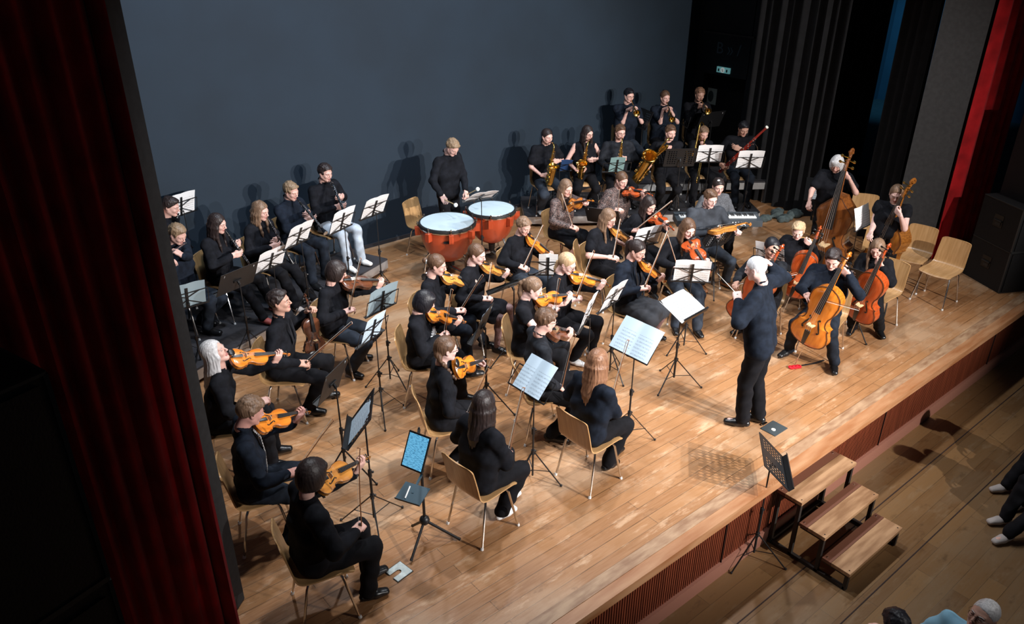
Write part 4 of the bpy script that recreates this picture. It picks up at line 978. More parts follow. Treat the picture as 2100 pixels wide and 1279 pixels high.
mat('cloth_char', (.015, .017, .022), .9, var=.3, scale=18, bump=.2, spec=.18); mat('cloth_slate', (.035, .040, .050), .85, var=.2, scale=16, bump=.25, spec=.3)
mat('cloth_greymarl', (.06, .065, .075), .9, col2=(.13, .135, .15), scale=70, bump=.4)
mat('cloth_shine', (.014, .012, .012), .35, var=.2, scale=14, bump=.2)
mat('lace', (.008, .007, .008), .6, col2=(.15, .095, .085), scale=70, kind='voronoi')
mat('trouser_black', (.006, .006, .008), .9, var=.3, scale=12, bump=.2, spec=.18); mat('trouser_navy', (.010, .014, .022), .9, var=.3, scale=14, bump=.2, spec=.2); mat('jeans_light', (.42, .48, .55), .85, var=.16, scale=9, bump=.2); mat('jeans_dark', (.014, .021, .034), .85, var=.3, scale=12, bump=.2)
mat('denim_skirt', (.018, .020, .026), .9, var=.25, scale=14)
mat('shoe_black', (.008, .008, .009), .30); mat('shoe_white', (.72, .72, .71), .6); mat('shoe_grey', (.40, .36, .34), .8); mat('shoe_blue', (.02, .12, .34), .6); mat('shoe_red', (.30, .06, .05), .6); mat('shoe_brown', (.28, .11, .04), .5)
mat('sole_white', (.75, .75, .73), .6); mat('sole_black', (.01, .01, .01), .6); mat('shoe_whitesole', (.01, .01, .012), .6)
mat('glasses_dark', (.02, .015, .015), .3); mat('glasses_metal', (.45, .32, .25), .3, metal=1)
for n_, a, b in (('wood_orange', (.60, .155, .012), (.80, .26, .03)), ('wood_red', (.42, .062, .012), (.60, .10, .018)), ('wood_dark', (.085, .028, .014), (.15, .05, .022)), ('wood_gold', (.52, .19, .035), (.72, .30, .06)), ('wood_bass', (.17, .052, .012), (.30, .095, .02)), ('wood_bass2', (.26, .085, .014), (.44, .16, .025))):
    mat(n_, a, .25, col2=b, scale=7, stretch=(.6, 3, 1), coat=.7); mat(n_ + '_rib', tuple(x * .72 for x in a), .28, col2=tuple(x * .8 for x in b), scale=30, stretch=(3, .5, 1), coat=.6)
mat('wood_edge', (.10, .035, .012), .4); mat('ebony', (.012, .012, .013), .32); mat('bridge_maple', (.62, .42, .22), .5); mat('string_steel', (.6, .6, .6), .3, metal=.9); mat('bow_wood', (.30, .13, .06), .35); mat('bow_hair', (.78, .74, .68), .6)
mat('black_plastic', (.012, .012, .013), .5); mat('white_plastic', (.72, .72, .70), .5); mat('chrome', (.72, .71, .69), .16, metal=1); mat('silver', (.80, .80, .82), .18, metal=1); mat('brass', (.80, .52, .14), .22, metal=1); mat('brass_key', (.86, .64, .26), .2, metal=1)
mat('clarinet_black', (.010, .010, .011), .3); mat('bassoon_red', (.42, .020, .012), .25, coat=.6); mat('bassoon_dark', (.15, .015, .012), .3, coat=.5); mat('ivory', (.8, .78, .7), .4)
mat('stand_black', (.010, .010, .011), .42); mat('plywood', (.42, .235, .095), .34, col2=(.54, .32, .145), scale=5, stretch=(8, .7, .7), spec=.5, coat=.15)
def sheet(name, paper, ink):
    s = N(name); sp = s.n('SeparateXYZ'); s.l(s.tc.outputs['Object'], sp.inputs[0])
    def M(op, a, b=0.):
        x = s.n('Math', operation=op)
        for i, q in enumerate((a, b)):
            if isinstance(q, (int, float)): x.inputs[i].default_value = q
            else: s.l(q, x.inputs[i])
        return x.outputs[0]
    fr = M('FRACT', M('MULTIPLY', sp.outputs['Y'], 31.)); band = M('LESS_THAN', fr, .46)
    ln = M('LESS_THAN', M('FRACT', M('MULTIPLY', fr, 11.)), .35)
    no = M('GREATER_THAN', s.noise(s.mapping((150, 90, 1)), 1., 2), .53)
    mg = M('LESS_THAN', M('ABSOLUTE', M('SUBTRACT', M('ABSOLUTE', sp.outputs['X']), .10)), .085); mt = M('LESS_THAN', sp.outputs['Y'], .105)
    f = M('MULTIPLY', M('MULTIPLY', M('MULTIPLY', band, M('ADD', M('MULTIPLY', ln, .30), M('MULTIPLY', no, .40))), mg), mt)
    s.l(s.mix(f, paper, ink), s.b.inputs['Base Color']); s.b.inputs['Roughness'].default_value = .75; s.b.inputs['Specular IOR Level'].default_value = .2
sheet('sheet_music', (.86, .86, .87), (.10, .10, .12)); sheet('sheet_cool_lit', (.60, .74, .86), (.10, .14, .2)); sheet('sheet_cream', (.84, .83, .80), (.4, .4, .4)); mat('booklet_blue', (.03, .08, .22), .6); mat('sheet_teal', (.22, .36, .36), .7); mat('sheet_grey', (.26, .34, .38), .7)  # the blue sheet's tint is cool stage light put into its paper colour
mat('velvet_red', (.34, .006, .009), .85, var=.25, scale=5, sheen=.15, spec=.2); mat('molton_black', (.0065, .0065, .008), .95, var=.3, scale=8); mat('wall_paint', (.0085, .0200, .0345), .78, var=.10, scale=1.3, bump=.08)
mat('panel_grey', (.040, .039, .040), .9, var=.12, scale=20, bump=.1); mat('speaker_black', (.005, .005, .006), .7, var=.2, scale=90, bump=.3); mat('speaker_trim', (.028, .028, .028), .5); mat('metal_dark', (.03, .025, .022), .55, metal=.4)
mat('podium_top', (.028, .026, .030), .7, var=.25, scale=3, bump=.1); mat('podium_alu', (.50, .50, .50), .38, metal=.7, var=.15, scale=4); mat('slat', (.17, .038, .016), .45, var=.25, scale=4, stretch=(8, 8, .5)); mat('slat_back', (.018, .006, .004), .8); mat('edge_wood', (.30, .12, .045), .45, col2=(.42, .22, .11), scale=3, stretch=(.6, 4, 4)); mat('skirting', (.30, .13, .09), .5)
mat('edge_worn', (.24, .125, .065), .5, col2=(.42, .27, .16), scale=6, stretch=(.7, 3, 1))
mat('tread_wood', (.20, .10, .045), .5, col2=(.36, .21, .11), scale=3.2, stretch=(.8, 5, 1), bump=.1); mat('tread_edge', (.12, .045, .025), .5)
mat('timp_head', (.50, .61, .67), .38, var=.05, scale=3); mat('timp_bowl', (.42, .060, .020), .30, var=.10, scale=2.5, coat=.4); mat('felt_white', (.8, .8, .76), .95); mat('beech', (.55, .38, .2), .5)
plank_mat('stage_floor', .118, 2.6, (.285, .128, .050), (.365, .178, .074), (.44, .235, .11), .0032, .62, .30, (.52, .35, .22))
plank_mat('hall_floor', .16, 1.15, (.125, .060, .022), (.215, .118, .048), (.17, .095, .04), .002, .45, .36, (.19, .13, .075))
# ------------------------------------------------------------------ the hall and the stage
FZ = -.88; WY = 7.2
def struct(mb, name, m, smooth=False): return tag(mb.build(name, m, None, smooth=smooth), kind='structure')
b = MB(); b.box((6.5, 3.62, -.02), (17.0, 7.16, .04)); struct(b, 'floor_stage', ['stage_floor'])
b = MB(); b.box((8, -5.2, FZ - .03), (30, 11.2, .06)); struct(b, 'floor', ['hall_floor'])
b = MB(); b.box((6.5, -.02, -.045), (17.0, .14, .09)); struct(b, 'trim_1', ['edge_wood'])
b = MB(); b.box((6.5, .075, .002), (17.0, .115, .007)); struct(b, 'trim_2', ['edge_worn'])
b = MB(); b.box((6.5, .06, -.45), (17.0, .02, .80)); struct(b, 'wall_stage_front_backing', ['slat_back'])
b = MB()
for i in range(560): b.box((-1.9 + i * .030, .035, -.40), (.017, .022, .64))
struct(b, 'wall_stage_front', ['slat'])
b = MB()
for x in (2.1, 4.95, 7.8, 10.65): b.box((x, .025, -.40), (.006, .03, .64))
struct(b, 'trim_3', ['slat_back'])
b = MB(); b.box((6.5, .02, -.80), (17.0, .05, .16)); struct(b, 'baseboard_stage', ['skirting'])
b = MB(); b.box((5.6, WY + .1, 3.3), (15.2, .2, 6.8)); struct(b, 'wall_back', ['wall_paint'])
b = MB(); b.box((5.6, WY - .012, .03), (15.0, .02, .06)); struct(b, 'baseboard_back', ['podium_top'])
mat('wall_dark', (.010, .015, .022), .8, var=.2, scale=2)
b = MB(); b.box((13.15, 7.1, 3.3), (.3, .28, 6.8)); b.box((13.15, 5.2, 3.3), (.3, 1.55, 6.8)); b.box((13.15, 6.46, 4.3), (.3, 1.0, 4.9)); struct(b, 'wall_side', ['wall_dark'])
b = MB(); b.box((13.22, 6.46, .92), (.06, 1.0, 1.85)); struct(b, 'door_1', ['molton_black'])
b = MB(); b.box((12.97, 6.46, 2.62), (.08, 1.15, .03)); struct(b, 'trim_4', ['podium_top'])
b = MB(); b.box((22.3, 4.5, 3.0), (.2, 7, 7)); b.box((17.7, 8.0, 3.0), (9.2, .2, 7)); struct(b, 'wall_wing', ['wall_paint'])
b = MB(); b.box((18.0, 3.6, -.02), (9, 9, .04)); struct(b, 'floor_wing', ['molton_black'])
b = MB(); b.box((7, 3.7, 7.0), (17, 8.5, .1)); struct(b, 'ceiling', ['molton_black'])
b = MB()
for y in (-.44, -1.01): b.box((8, y, FZ + .001), (30, .010, .004))
struct(b, 'trim_5', ['slat_back'])
# emergency sign, poster and chalk marks near the side door
mat('sign_green', (.16, .42, .44), .5, emit=.35); mat('sign_white', (.75, .85, .85), .5, emit=.25); mat('poster_paper', (.45, .55, .52), .7); mat('poster_dark', (.06, .09, .09), .7); mat('chalk_blue', (.08, .14, .19), .8)
r = empty('emergency_exit_sign', (12.985, 6.50, 1.96)); tag(r, 'pale green emergency exit sign with running figure above the side door', 'sign')
b = MB(); b.box((0, 0, 0), (.03, .30, .105)); b.build('housing', ['sign_green'], r, smooth=False)
b = MB(); b.cyl((-.017, .01, 0), (-.020, .01, 0), .05, None, 16); b.build('disc', ['sign_white'], r, smooth=False)
b = MB(); b.bar((-.022, .02, .02), (-.022, -.005, -.03), .016, .003); b.bar((-.022, .10, .02), (-.022, .10, -.03), .03, .003); b.bar((-.022, -.09, .02), (-.022, -.09, -.03), .03, .003); b.build('pictogram', ['wall_dark'], r, smooth=False)
r = empty('poster', at((1458, 197), 13.19, 0)); tag(r, 'small pale poster with a dark oval picture hung beside the side door', 'poster')
b = MB(); b.box((-.004, 0, 0), (.008, .27, .31)); b.build('paper_sheet', ['poster_paper'], r, smooth=False)
b = MB(); b.ball((-.010, 0, .0), (.003, .07, .11), 14); b.build('picture', ['poster_dark'], r, smooth=False)
def text_mb(s, size, mx, F, o, ext=.0015, align_='CENTER'):
    cu = bpy.data.curves.new('t', 'FONT'); cu.body = s; cu.size = size; cu.extrude = ext; cu.align_x = align_; cu.align_y = 'CENTER'; cu.resolution_u = 3
    ob = bpy.data.objects.new('t', cu); COL.objects.link(ob); dg = bpy.context.evaluated_depsgraph_get(); me = bpy.data.meshes.new_from_object(ob.evaluated_get(dg))
    v = V([tuple(x.co) for x in me.vertices]); f = [tuple(p.vertices) for p in me.polygons]; bpy.data.objects.remove(ob); bpy.data.curves.remove(cu); bpy.data.meshes.remove(me)
    mx.add(v * V([1, 1, 1]) @ V(F).T + V(o), f); return mx
b = text_mb('B \u00bb /', .30, MB(), V([[0, 0, -1], [-1, 0, 0], [0, 1, 0]]), (12.993, 6.45, 2.34)); o = b.build('wall_marking', ['chalk_blue'], None, smooth=False); tag(o, 'faint blue painted letters on the dark lintel over the side door', 'wall marking')
# drapes
def drape(name, p0, p1, z0, z1, m, wl=.16, amp=.055, label='', cat='curtain', jit=.3):
    p0 = V([*p0, 0.]); p1 = V([*p1, 0.]); d = p1 - p0; L = np.linalg.norm(d); x = d / L; n_ = V([-x[1], x[0], 0]); k = int(L / wl * 9); r_ = np.random.RandomState(int(L * 100)); G = np.zeros((9, k, 3)); ph = 0
    s = np.linspace(0, L, k); pj = np.cumsum(1 + jit * r_.randn(k)) / k * L
    for i, z in enumerate(np.linspace(0, 1, 9)):
        f = 2 * math.pi * pj / wl; o = amp * np.sin(f + .25 * math.sin(z * 3)) * (1.1 - .25 * z) + amp * .4 * np.sin(f * .5 + 1.3 + z)
        G[i] = p0 + np.outer(s, x) + np.outer(o, n_); G[i, :, 2] = z0 + (z1 - z0) * z
    b = MB(); b.grid(G, 0, .006); o = b.build(name, [m], None, smooth=80); return tag(o, label, cat)
drape('stage_curtain', (1.03, 1.44), (-2.6, 1.30), .01, 6.6, 'velvet_red', .125, .045, 'tall dark red velvet stage curtain hanging at the left edge')
drape('stage_curtain', (11.80, 1.42), (13.6, 1.55), .01, 6.6, 'velvet_red', .17, .055, 'red velvet stage curtain at the right edge behind the black speakers')
drape('wing_curtain', (12.15, 5.35), (11.98, 3.55), .01, 6.6, 'molton_black', .20, .06, 'wide black side curtain hanging behind the bassoon player')
drape('wing_curtain', (11.93, 2.78), (11.62, 2.10), .01, 6.6, 'molton_black', .17, .05, 'narrow black side curtain hanging behind the double basses')
drape('wing_curtain', (11.78, 1.66), (14.0, 1.85), .01, 6.6, 'molton_black', .18, .04, 'black filler curtain added close behind the right red curtain')  # filler drape added to keep the blue-lit wing wall out of the gap
drape('wing_curtain', (13.0, 4.7), (12.2, 5.2), .01, 6.6, 'molton_black', .15, .04, 'black curtain closing the gap beside the side door')
drape('wing_curtain', (14.8, 4.4), (13.6, 4.9), .01, 6.6, 'molton_black', .2, .05, 'black curtain hanging far back in the dark wing')
b = MB(); b.bar((1.155, 1.675, 3.3), (.92, 1.483, 3.3), .05, 6.58, up=(0, 0, 1)); o = b.build('proscenium_panel', ['panel_grey'], None, smooth=False); tag(o, 'tall narrow dark grey masking panel beside the left red curtain', 'panel')
b = MB(); b.bar((11.55, 2.05, 3.3), (11.72, 1.50, 3.3), .05, 6.58, up=(0, 0, 1)); o = b.build('proscenium_panel', ['panel_grey'], None, smooth=False); tag(o, 'tall narrow dark grey masking panel beside the right red curtain', 'panel')
# podiums
def podium(name, corner, u, v, w, d, h, label, legs=True):
    u = nrm((*u, 0)); v = nrm((*v, 0)); c0 = V([*corner, 0.]); F = np.stack([u, v, UP], 1)
    r = empty(name, c0 + u * w / 2 + v * d / 2); tag(r, label, 'podium', 'orchestra podiums')
    z0 = r.location.z
    b = MB(); b.box((0, 0, h - .012), (w - .004, d - .004, .024), F); b.build('deck', ['podium_top'], r, smooth=False)
    b = MB()
    for s in (1, -1): b.box(F @ V([0, s * (d / 2 - .02), h - .085]), (w - .004, .04, .12), F); b.box(F @ V([s * (w / 2 - .02), 0, h - .085]), (.04, d - .08, .12), F)
    b.build('frame', ['podium_alu'], r, smooth=False)
    for i in (1, -1):
        for j in (1, -1): b = MB(); b.box(F @ V([i * (w / 2 - .05), j * (d / 2 - .05), (h - .145) / 2]), (.05, .05, h - .145), F); b.build('leg', ['podium_alu'], r, smooth=False)
    return r
LU = (.923, .385); LV = (-.385, .923)
podium('podium', (2.30, 5.02), LU, LV, 2.0, 1.55, .2, 'low black podium under the two nearest clarinet players on the left')
podium('podium', (.45, 4.25), LU, LV, 2.0, 1.55, .2, 'low black podium half hidden behind the left masking panel')
r = podium('podium', (4.15, 5.79), LU, LV, 1.15, .75, .2, 'low black podium under the boy in pale jeans')
b = MB(); b.cyl((.43, -.16, .12), (.435, -.175, .12), .045, None, 18); b.build('round_sticker', ['white_plastic'], r)
RU = (.81, -.585); RV = (.585, .81)
podium('podium', (7.90, 6.36), RU, RV, 2.0, 1.0, .2, 'low black podium under the two saxophone girls')
podium('podium', (9.52, 5.19), RU, RV, 1.95, 1.0, .2, 'low black podium in front of the bassoon player and baritone saxophone')
podium('podium', (10.02, 6.08), RU, RV, 1.4, .95, .4, 'higher black podium at the back under two trumpet players')
podium('podium', (11.16, 5.26), RU, RV, 1.15, .95, .4, 'higher black podium at the back near the side door')
podium('podium', (8.85, 7.0), RU, RV, 1.3, .1, .2, 'narrow strip of podium along the back wall')
# loudspeakers
def speaker(name, c, F, w, d, h, label, handles=(), parent=None):
    r = empty(name, c); tag(r, label, 'loudspeaker', 'stage loudspeakers')
    b = MB(); b.box((0, 0, h / 2), (w, d, h), F); b.build('cabinet', ['speaker_black'], r, smooth=False)
    b = MB()
    for s in (1, -1): b.bar(F @ V([s * w / 2, -d / 2, .01]), F @ V([s * w / 2, -d / 2, h - .01]), .018, .018); b.bar(F @ V([s * w / 2, d / 2, h - .005]), F @ V([s * w / 2, -d / 2, h - .005]), .012, .012)
    for z in (.008, h - .006): b.bar(F @ V([-w / 2, -d / 2, z]), F @ V([w / 2, -d / 2, z]), .014, .014)
    b.build('edge_trim', ['speaker_trim'], r, smooth=False)
    b = MB(); b.box(F @ V([0, -d / 2 - .006, h / 2]), (w * .9, .012, h * .92), F); b.build('grille', ['speaker_black'], r, smooth=False)
    for s in handles:
        b = MB(); b.box(F @ V([s * (w / 2 + .003), 0, h * .55]), (.006, .16, .17), F); b.build('handle_cup', ['ebony'], r, smooth=False)
        b = MB(); b.bar(F @ V([s * (w / 2 + .012), -.07, h * .56]), F @ V([s * (w / 2 + .012), .07, h * .56]), .02, .02); b.box(F @ V([s * (w / 2 + .009), -.01, h * .49]), (.006, .09, .05), F); b.build('handle', ['speaker_trim'], r, smooth=False)
    return r
fx = nrm((.885, -.465, 0)); F = np.stack([fx, np.cross(UP, fx), UP], 1); c0 = V([11.34, .33, 0]) + F @ V([.36, .36, 0])
speaker('subwoofer', c0, F, .72, .70, .60, 'black subwoofer box on the stage floor at the far right', (-1,))
speaker('subwoofer', c0 + UP * .60, F, .72, .70, .60, 'black subwoofer box stacked on top at the far right', (-1,))
speaker('line_speaker', c0 + UP * 1.2 + V([.12, .02, 0]), F, .5, .5, 1.2, 'dark loudspeaker standing on the stacked subwoofers at the right')
fx = nrm((.95, .30, 0)); F = np.stack([fx, np.cross(UP, fx), UP], 1); c0 = V([.25, .23, 0]) + F @ V([-.40, .26, 0])
speaker('tall_speaker', c0, F, .80, .52, 1.95, 'lower black box of the loudspeaker tower at the bottom left', (1,))
speaker('tall_speaker', c0 + UP * 1.95, F, .80, .52, 1.09, 'upper black box of the loudspeaker tower at the bottom left', (1,))
# steps down to the hall
r = empty('stage_steps', (6.15, -.45, FZ)); tag(r, 'wooden three-tread steps on a dark steel frame against the stage front', 'steps')
def LS(x, y, z): return V([x - 6.15, y + .45, z - FZ])
x0, x1 = 5.67, 6.63; T3 = ((-.01, -.28, -.215), (-.29, -.56, -.435), (-.57, -.85, -.655))
for y0, y1, z in T3:
    b = MB(); yb = y0 - (y0 - y1) * .33
    b.box(LS((x0 + x1) / 2, (yb + y1) / 2, z - .018), (x1 - x0, abs(yb - y1) - .004, .036), m=0); b.box(LS((x0 + x1) / 2, (y0 + yb) / 2, z - .019), (x1 - x0, abs(yb - y0) - .004, .034), m=1)
    to = b.build('tread', ['tread_wood', 'tread_edge'], r, smooth=False)
    s = MB()
    for x in (x0 + .04, x1 - .04):
        for y in (y1 + .03, y0 - .03): s.cyl(LS(x, y, z - .001), LS(x, y, z + .003), .007, None, 8)
    s.build('bolts', ['chrome'], to)
b = MB()
for x in (x0 + .03, x1 - .03):
    for y0, y1, z in T3: b.bar(LS(x, y1 + .03, z - .036), LS(x, y1 + .03, FZ + .01), .035); b.bar(LS(x, y0 - .01, z - .05), LS(x, y1 + .03, z - .05), .03)
    b.bar(LS(x, -.03, -.25), LS(x, -.03, FZ + .01), .035); b.bar(LS(x, -.03, FZ + .02), LS(x, -.82, FZ + .02), .035)
b.bar(LS(x0, -.03, FZ + .04), LS(x1, -.03, FZ + .04), .03); b.build('steel_frame', ['metal_dark'], r, smooth=False)
# floor plates, endpin strap, cloth heap
r = empty('floor_socket_cover', (2.225, 1.155, .006)); tag(r, 'pale grey floor socket cover with a slot, flat on the boards at the front left', 'floor socket')
a = .075; po = [(-a, -a), (a, -a), (a, a), (-a, a), (-a, .022), (.0, .022), (.014, .014), (.02, 0), (.014, -.014), (.0, -.022), (-a, -.022)]
th = .15; Rz = _rz(th)
mat('plate_pale', (.62, .68, .66), .45, col2=(.50, .58, .58), scale=40, metal=.2)
b = MB(); b.prism([(x * 1.07, y * 1.07) for x, y in po], -.004, .0, Rz); b.build('rubber_edge', ['sole_black'], r, smooth=False); b = MB(); b.prism(po, 0, .003, Rz); b.build('plate', ['plate_pale'], r, smooth=False)
r = empty('floor_socket_box', (6.20, .42, .004)); tag(r, 'dark grey floor box with round socket behind the conductor\'s heels', 'floor socket'); mat('plate_dark', (.07, .09, .10), .5, metal=.4)
b = MB(); b.box((0, 0, 0), (.22, .17, .006)); b.build('plate', ['plate_dark'], r, smooth=False); b = MB(); b.cyl((-.03, -.01, .003), (-.03, -.01, .008), .022, None, 14); b.build('socket', ['ivory'], r); b = MB(); b.bar((-.02, .10, .006), (-.02, .17, .012), .03, .006); b.bar((-.06, .105, .01), (.02, .105, .01), .02, .008); b.build('lid_handle', ['chrome'], r, smooth=False)
o = MB().tube([at((1690, 738), .006), at((1668, 745), .006), at((1645, 749), .006)], .014, 4, flat=.2, up=(0, 0, 1)).build('endpin_strap', ['black_plastic']); tag(o, 'black endpin strap lying on the floor from the chair to the cello endpin', 'strap')
b = MB(); p = at((1630, 752), .012); mat('red_plastic', (.55, .01, .02), .4)
for dx in (-.04, 0, .04): b.lathe([(.012, 0), (.034, -.008), (.036, .006), (.014, .014), (.012, 0)], p + V([dx, -dx * .5, 0]), 12)
tag(b.build('endpin_stop', ['red_plastic']), 'bright red endpin stop on the floor under the cello of the boy', 'endpin stop')
mat('cloth_heap', (.09, .12, .12), .95, var=.3, scale=12, bump=.4)
h = SDF()
for i in range(9): h.ell((rng.rand() * .7 - .35, rng.rand() * .3 - .15, .03), (.14, .09, .05 + .03 * rng.rand()), .04)
h.plane((0, 0, .005), (0, 0, -1)); v_, f_ = h.mesh(.018, lambda X, Y, Z: .012 * np.sin(X * 40 + Y * 23) * np.sin(Y * 52)); tag(MB().add(v_, f_).build('dust_cover', ['cloth_heap'], loc=(11.6, 3.98, 0), smooth=80), 'crumpled grey-green cloth cover lying on the floor before the black curtain', 'cloth')
# timpani
def timpano(c, R_, label, ang):
    r = empty('timpano', c); tag(r, label, 'timpano', 'pair of timpani'); H_ = .80
    prof = [(.05, H_ - R_ * 1.42), (R_ * .35, H_ - R_ * 1.38), (R_ * .62, H_ - R_ * 1.20), (R_ * .82, H_ - R_ * .92), (R_ * .94, H_ - R_ * .55), (R_ * .985, H_ - R_ * .20), (R_ * .99, H_)]
    q = spline([(a, 0, z) for a, z in prof], 4); MB().lathe([(a, z) for a, _, z in q], n=40).build('bowl', ['timp_bowl'], r, smooth=60)
    b = MB(); b.lathe([(0.0001, H_ + .024), (R_ * .5, H_ + .024), (R_ * .97, H_ + .022)], n=40); b.build('drumhead', ['timp_head'], r)
    b = MB(); b.lathe([(R_ * .965, H_ + .026), (R_ * 1.03, H_ + .022), (R_ * 1.05, H_ + .0), (R_ * 1.045, H_ - .028), (R_ * .99, H_ - .028)], n=40); b.build('hoop', ['sole_black'], r)
    b = MB(); b.lathe([(R_ * .962, H_ + .027), (R_ * .985, H_ + .030), (R_ * 1.0, H_ + .026)], n=40); b.lathe([(R_ * 1.052, H_ - .012), (R_ * 1.056, H_ - .02), (R_ * 1.05, H_ - .03)], n=40); b.build('rim', ['chrome'], r)
    for k in range(8):
        t = ang + k * math.pi / 4; d = V([math.cos(t), math.sin(t), 0]); F = np.stack([d, np.cross(UP, d), UP], 1)
        b = MB(); b.box(d * (R_ * 1.0 + .03) + UP * (H_ - .085), (.075, .062, .115), F, taper=1.); b.build('bracket', ['timp_bowl'], r, smooth=False)
        b = MB(); b.cyl(d * (R_ * 1.07) + UP * (H_ - .04), d * (R_ * 1.07) + UP * (H_ + .035), .008, None, 6); b.box(d * (R_ * 1.06) + UP * (H_ + .012), (.04, .022, .012), F); b.ball(d * (R_ * 1.07) + UP * (H_ + .04), .012, 6); b.build('tuning_lug', ['chrome'], r)
    b = MB(); b.cyl(UP * (H_ - R_ * 1.5), UP * .10, .05, .035, 10); b.build('column', ['metal_dark'], r)
    for k in range(3):
        t = ang + .5 + k * 2 * math.pi / 3; d = V([math.cos(t), math.sin(t), 0]); e = d * R_ * .95 + UP * .10
        b = MB(); b.tube([UP * .16, d * R_ * .5 + UP * .13, e], [.03, .022, .018], 8); b.tube([d * R_ * .62 + UP * (H_ - R_ * .98), d * R_ * .85 + UP * .35, e], .012, 6); lo = b.build('leg', ['chrome'], r)
        b = MB(); b.cyl(e + V([0, 0, -.05]) + np.cross(d, UP) * .02, e + V([0, 0, -.05]) - np.cross(d, UP) * .02, .045, None, 12); b.bar(e, e - UP * .05, .02); b.build('caster', ['black_plastic'], lo)
    b = MB(); b.box(V([math.cos(ang + 1.2), math.sin(ang + 1.2), 0]) * R_ * .55 + UP * .07, (.12, .26, .03), _rz(ang)); b.build('pedal', ['metal_dark'], r, smooth=False)
    return r
t1 = timpano((5.81, 5.56, 0), .385, 'large orange-red timpano with pale blue head, nearer the left podium', .3)
mat('badge_black', (.01, .01, .01), .3)
d_ = nrm(V([0, -2.95, 0]) - V([5.81, 5.56, 0])); b = MB(); q = d_ * .386 + UP * .66; F = np.stack([np.cross(UP, d_), UP * .98 - d_ * .2, d_], 1); b.prism([(-.06, -.008), (-.045, -.016), (.045, -.016), (.06, -.008), (.06, .008), (.045, .016), (-.045, .016), (-.06, .008)], -.004, .006, F, q); b.build('badge', ['badge_black'], t1, smooth=False)
timpano((6.62, 5.60, 0), .345, 'smaller orange-red timpano with pale blue head, nearer the saxophone players', .1)
# keyboard on a stand
K0 = at((1388, 452), .78); K1 = at((1563, 452), .78); kx = nrm((K1 - K0) * V([1, 1, 0])); ky = np.cross(UP, kx); F = np.stack([kx, ky, UP], 1); KL = np.linalg.norm(K1 - K0)
kc = (K0 + K1) / 2 + ky * .12; kc[2] = 0
r = empty('keyboard', kc + UP * .70); tag(r, 'dark grey electric keyboard with white keys behind the bearded viola player', 'keyboard'); mat('key_white', (.8, .8, .78), .35); mat('kbd_grey', (.045, .055, .065), .45)
b = MB(); b.box((0, 0, .045), (KL, .32, .09), F); b.box(F @ V([0, .11, .10]), (KL, .10, .02), F); b.build('case', ['kbd_grey'], r, smooth=False)
b = MB(); n_ = 42
for i in range(n_): b.box(F @ V([(-.5 + (i + .5) / n_) * KL * .90, .02, .095]), (KL * .90 / n_ - .002, .15, .014), F)
b.build('white_keys', ['key_white'], r, smooth=False)
b = MB()
for i in range(n_):
    if i % 7 in (0, 1, 3, 4, 5): b.box(F @ V([(-.5 + (i + 1) / n_) * KL * .90, .045, .108]), (.012, .095, .016), F)
b.build('black_keys', ['ebony'], r, smooth=False)
mat('print_white', (.75, .75, .75), .6)
text_mb('YAMAHA', .085, MB(), F @ V([[1, 0, 0], [0, 0, -1], [0, 1, 0]]), F @ V([KL * .16, -.162, .042])).build('maker_lettering', ['print_white'], r, smooth=False)
r = empty('keyboard_stand', kc); tag(r, 'black crossed tube stand carrying the electric keyboard', 'stand')
for y in (-.12, .12):
    for s in (1, -1): b = MB(); b.bar(F @ V([s * .38, y, .69]), F @ V([-s * .38, y, .02]), .03); b.build('cross_tube', ['stand_black'], r, smooth=False)
for s in (1, -1):
    b = MB(); b.bar(F @ V([s * .38, -.2, .02]), F @ V([s * .38, .2, .02]), .03); b.build('foot_bar', ['stand_black'], r, smooth=False); b = MB(); b.bar(F @ V([s * .38, -.16, .685]), F @ V([s * .38, .16, .685]), .03); b.build('support_arm', ['stand_black'], r, smooth=False)
# ------------------------------------------------------------------ the players
def P_(key, head, who, label, **k): return person(key, head, who=who, label=label, **k)
FAR = dict(h=.0195)
# clarinets and flute on the left podiums
P_('cl0', (2.52, 6.62, 0), 'the player behind the left panel', 'person in dark clothes with a clarinet, mostly hidden behind the left masking panel', z0=.2, hz=1.27, yaw=-40, hk='m', hair='short', hcol='hair_dark', lh=(328, 418), rh=(326, 440), hold=hclar((345, 470)), **FAR)
P_('flute', (364, 480), 'the flute player', 'person with short sandy hair in a dark shirt playing a flute beside the left panel', z0=.2, sc_=1.0, hk='m', hair='short', hcol='hair_sandy', hpitch=-28, hyaw=-10, collar=True, top='cloth_navy', feet=((432, 668), (400, 655)), hold=hflute((320, 541)), leg='trouser_navy')
P_('cl1', (446, 458), 'the dark-haired clarinet girl', 'person with long straight dark hair in a black long-sleeved top playing a clarinet', z0=.2, sc_=.98, hair='part', hcol='hair_dark', hyaw=8, hpitch=-14, feet=((540, 652), (562, 628)), hold=hclar((524, 562)), lh=(491, 498), rh=(486, 522), loose=.9, shoe='shoe_red')
P_('cl2', (534, 432), 'the wavy-haired clarinet girl', 'person with long wavy fair hair in a black top playing a clarinet', z0=.2, sc_=.98, hair='wavy', hcol='hair_mid', hyaw=5, hpitch=-14, feet=((607, 628), (640, 612)), hold=hclar((600, 540)), lh=(566, 493), rh=(563, 505), shoe='shoe_grey')
P_('cl3', (597, 392), 'the clarinet boy in dark blue', 'person with fringed fair-brown hair in a dark blue shirt playing a clarinet', z0=.2, sc_=1.0, hk='m', hair='fringe', hcol='hair_sandy', hyaw=0, hpitch=-16, top='cloth_navy', collar=True, feet=((642, 580), (668, 562)), hold=hclar((668, 478)), lh=(633, 438), rh=(636, 450), leg='trouser_navy')
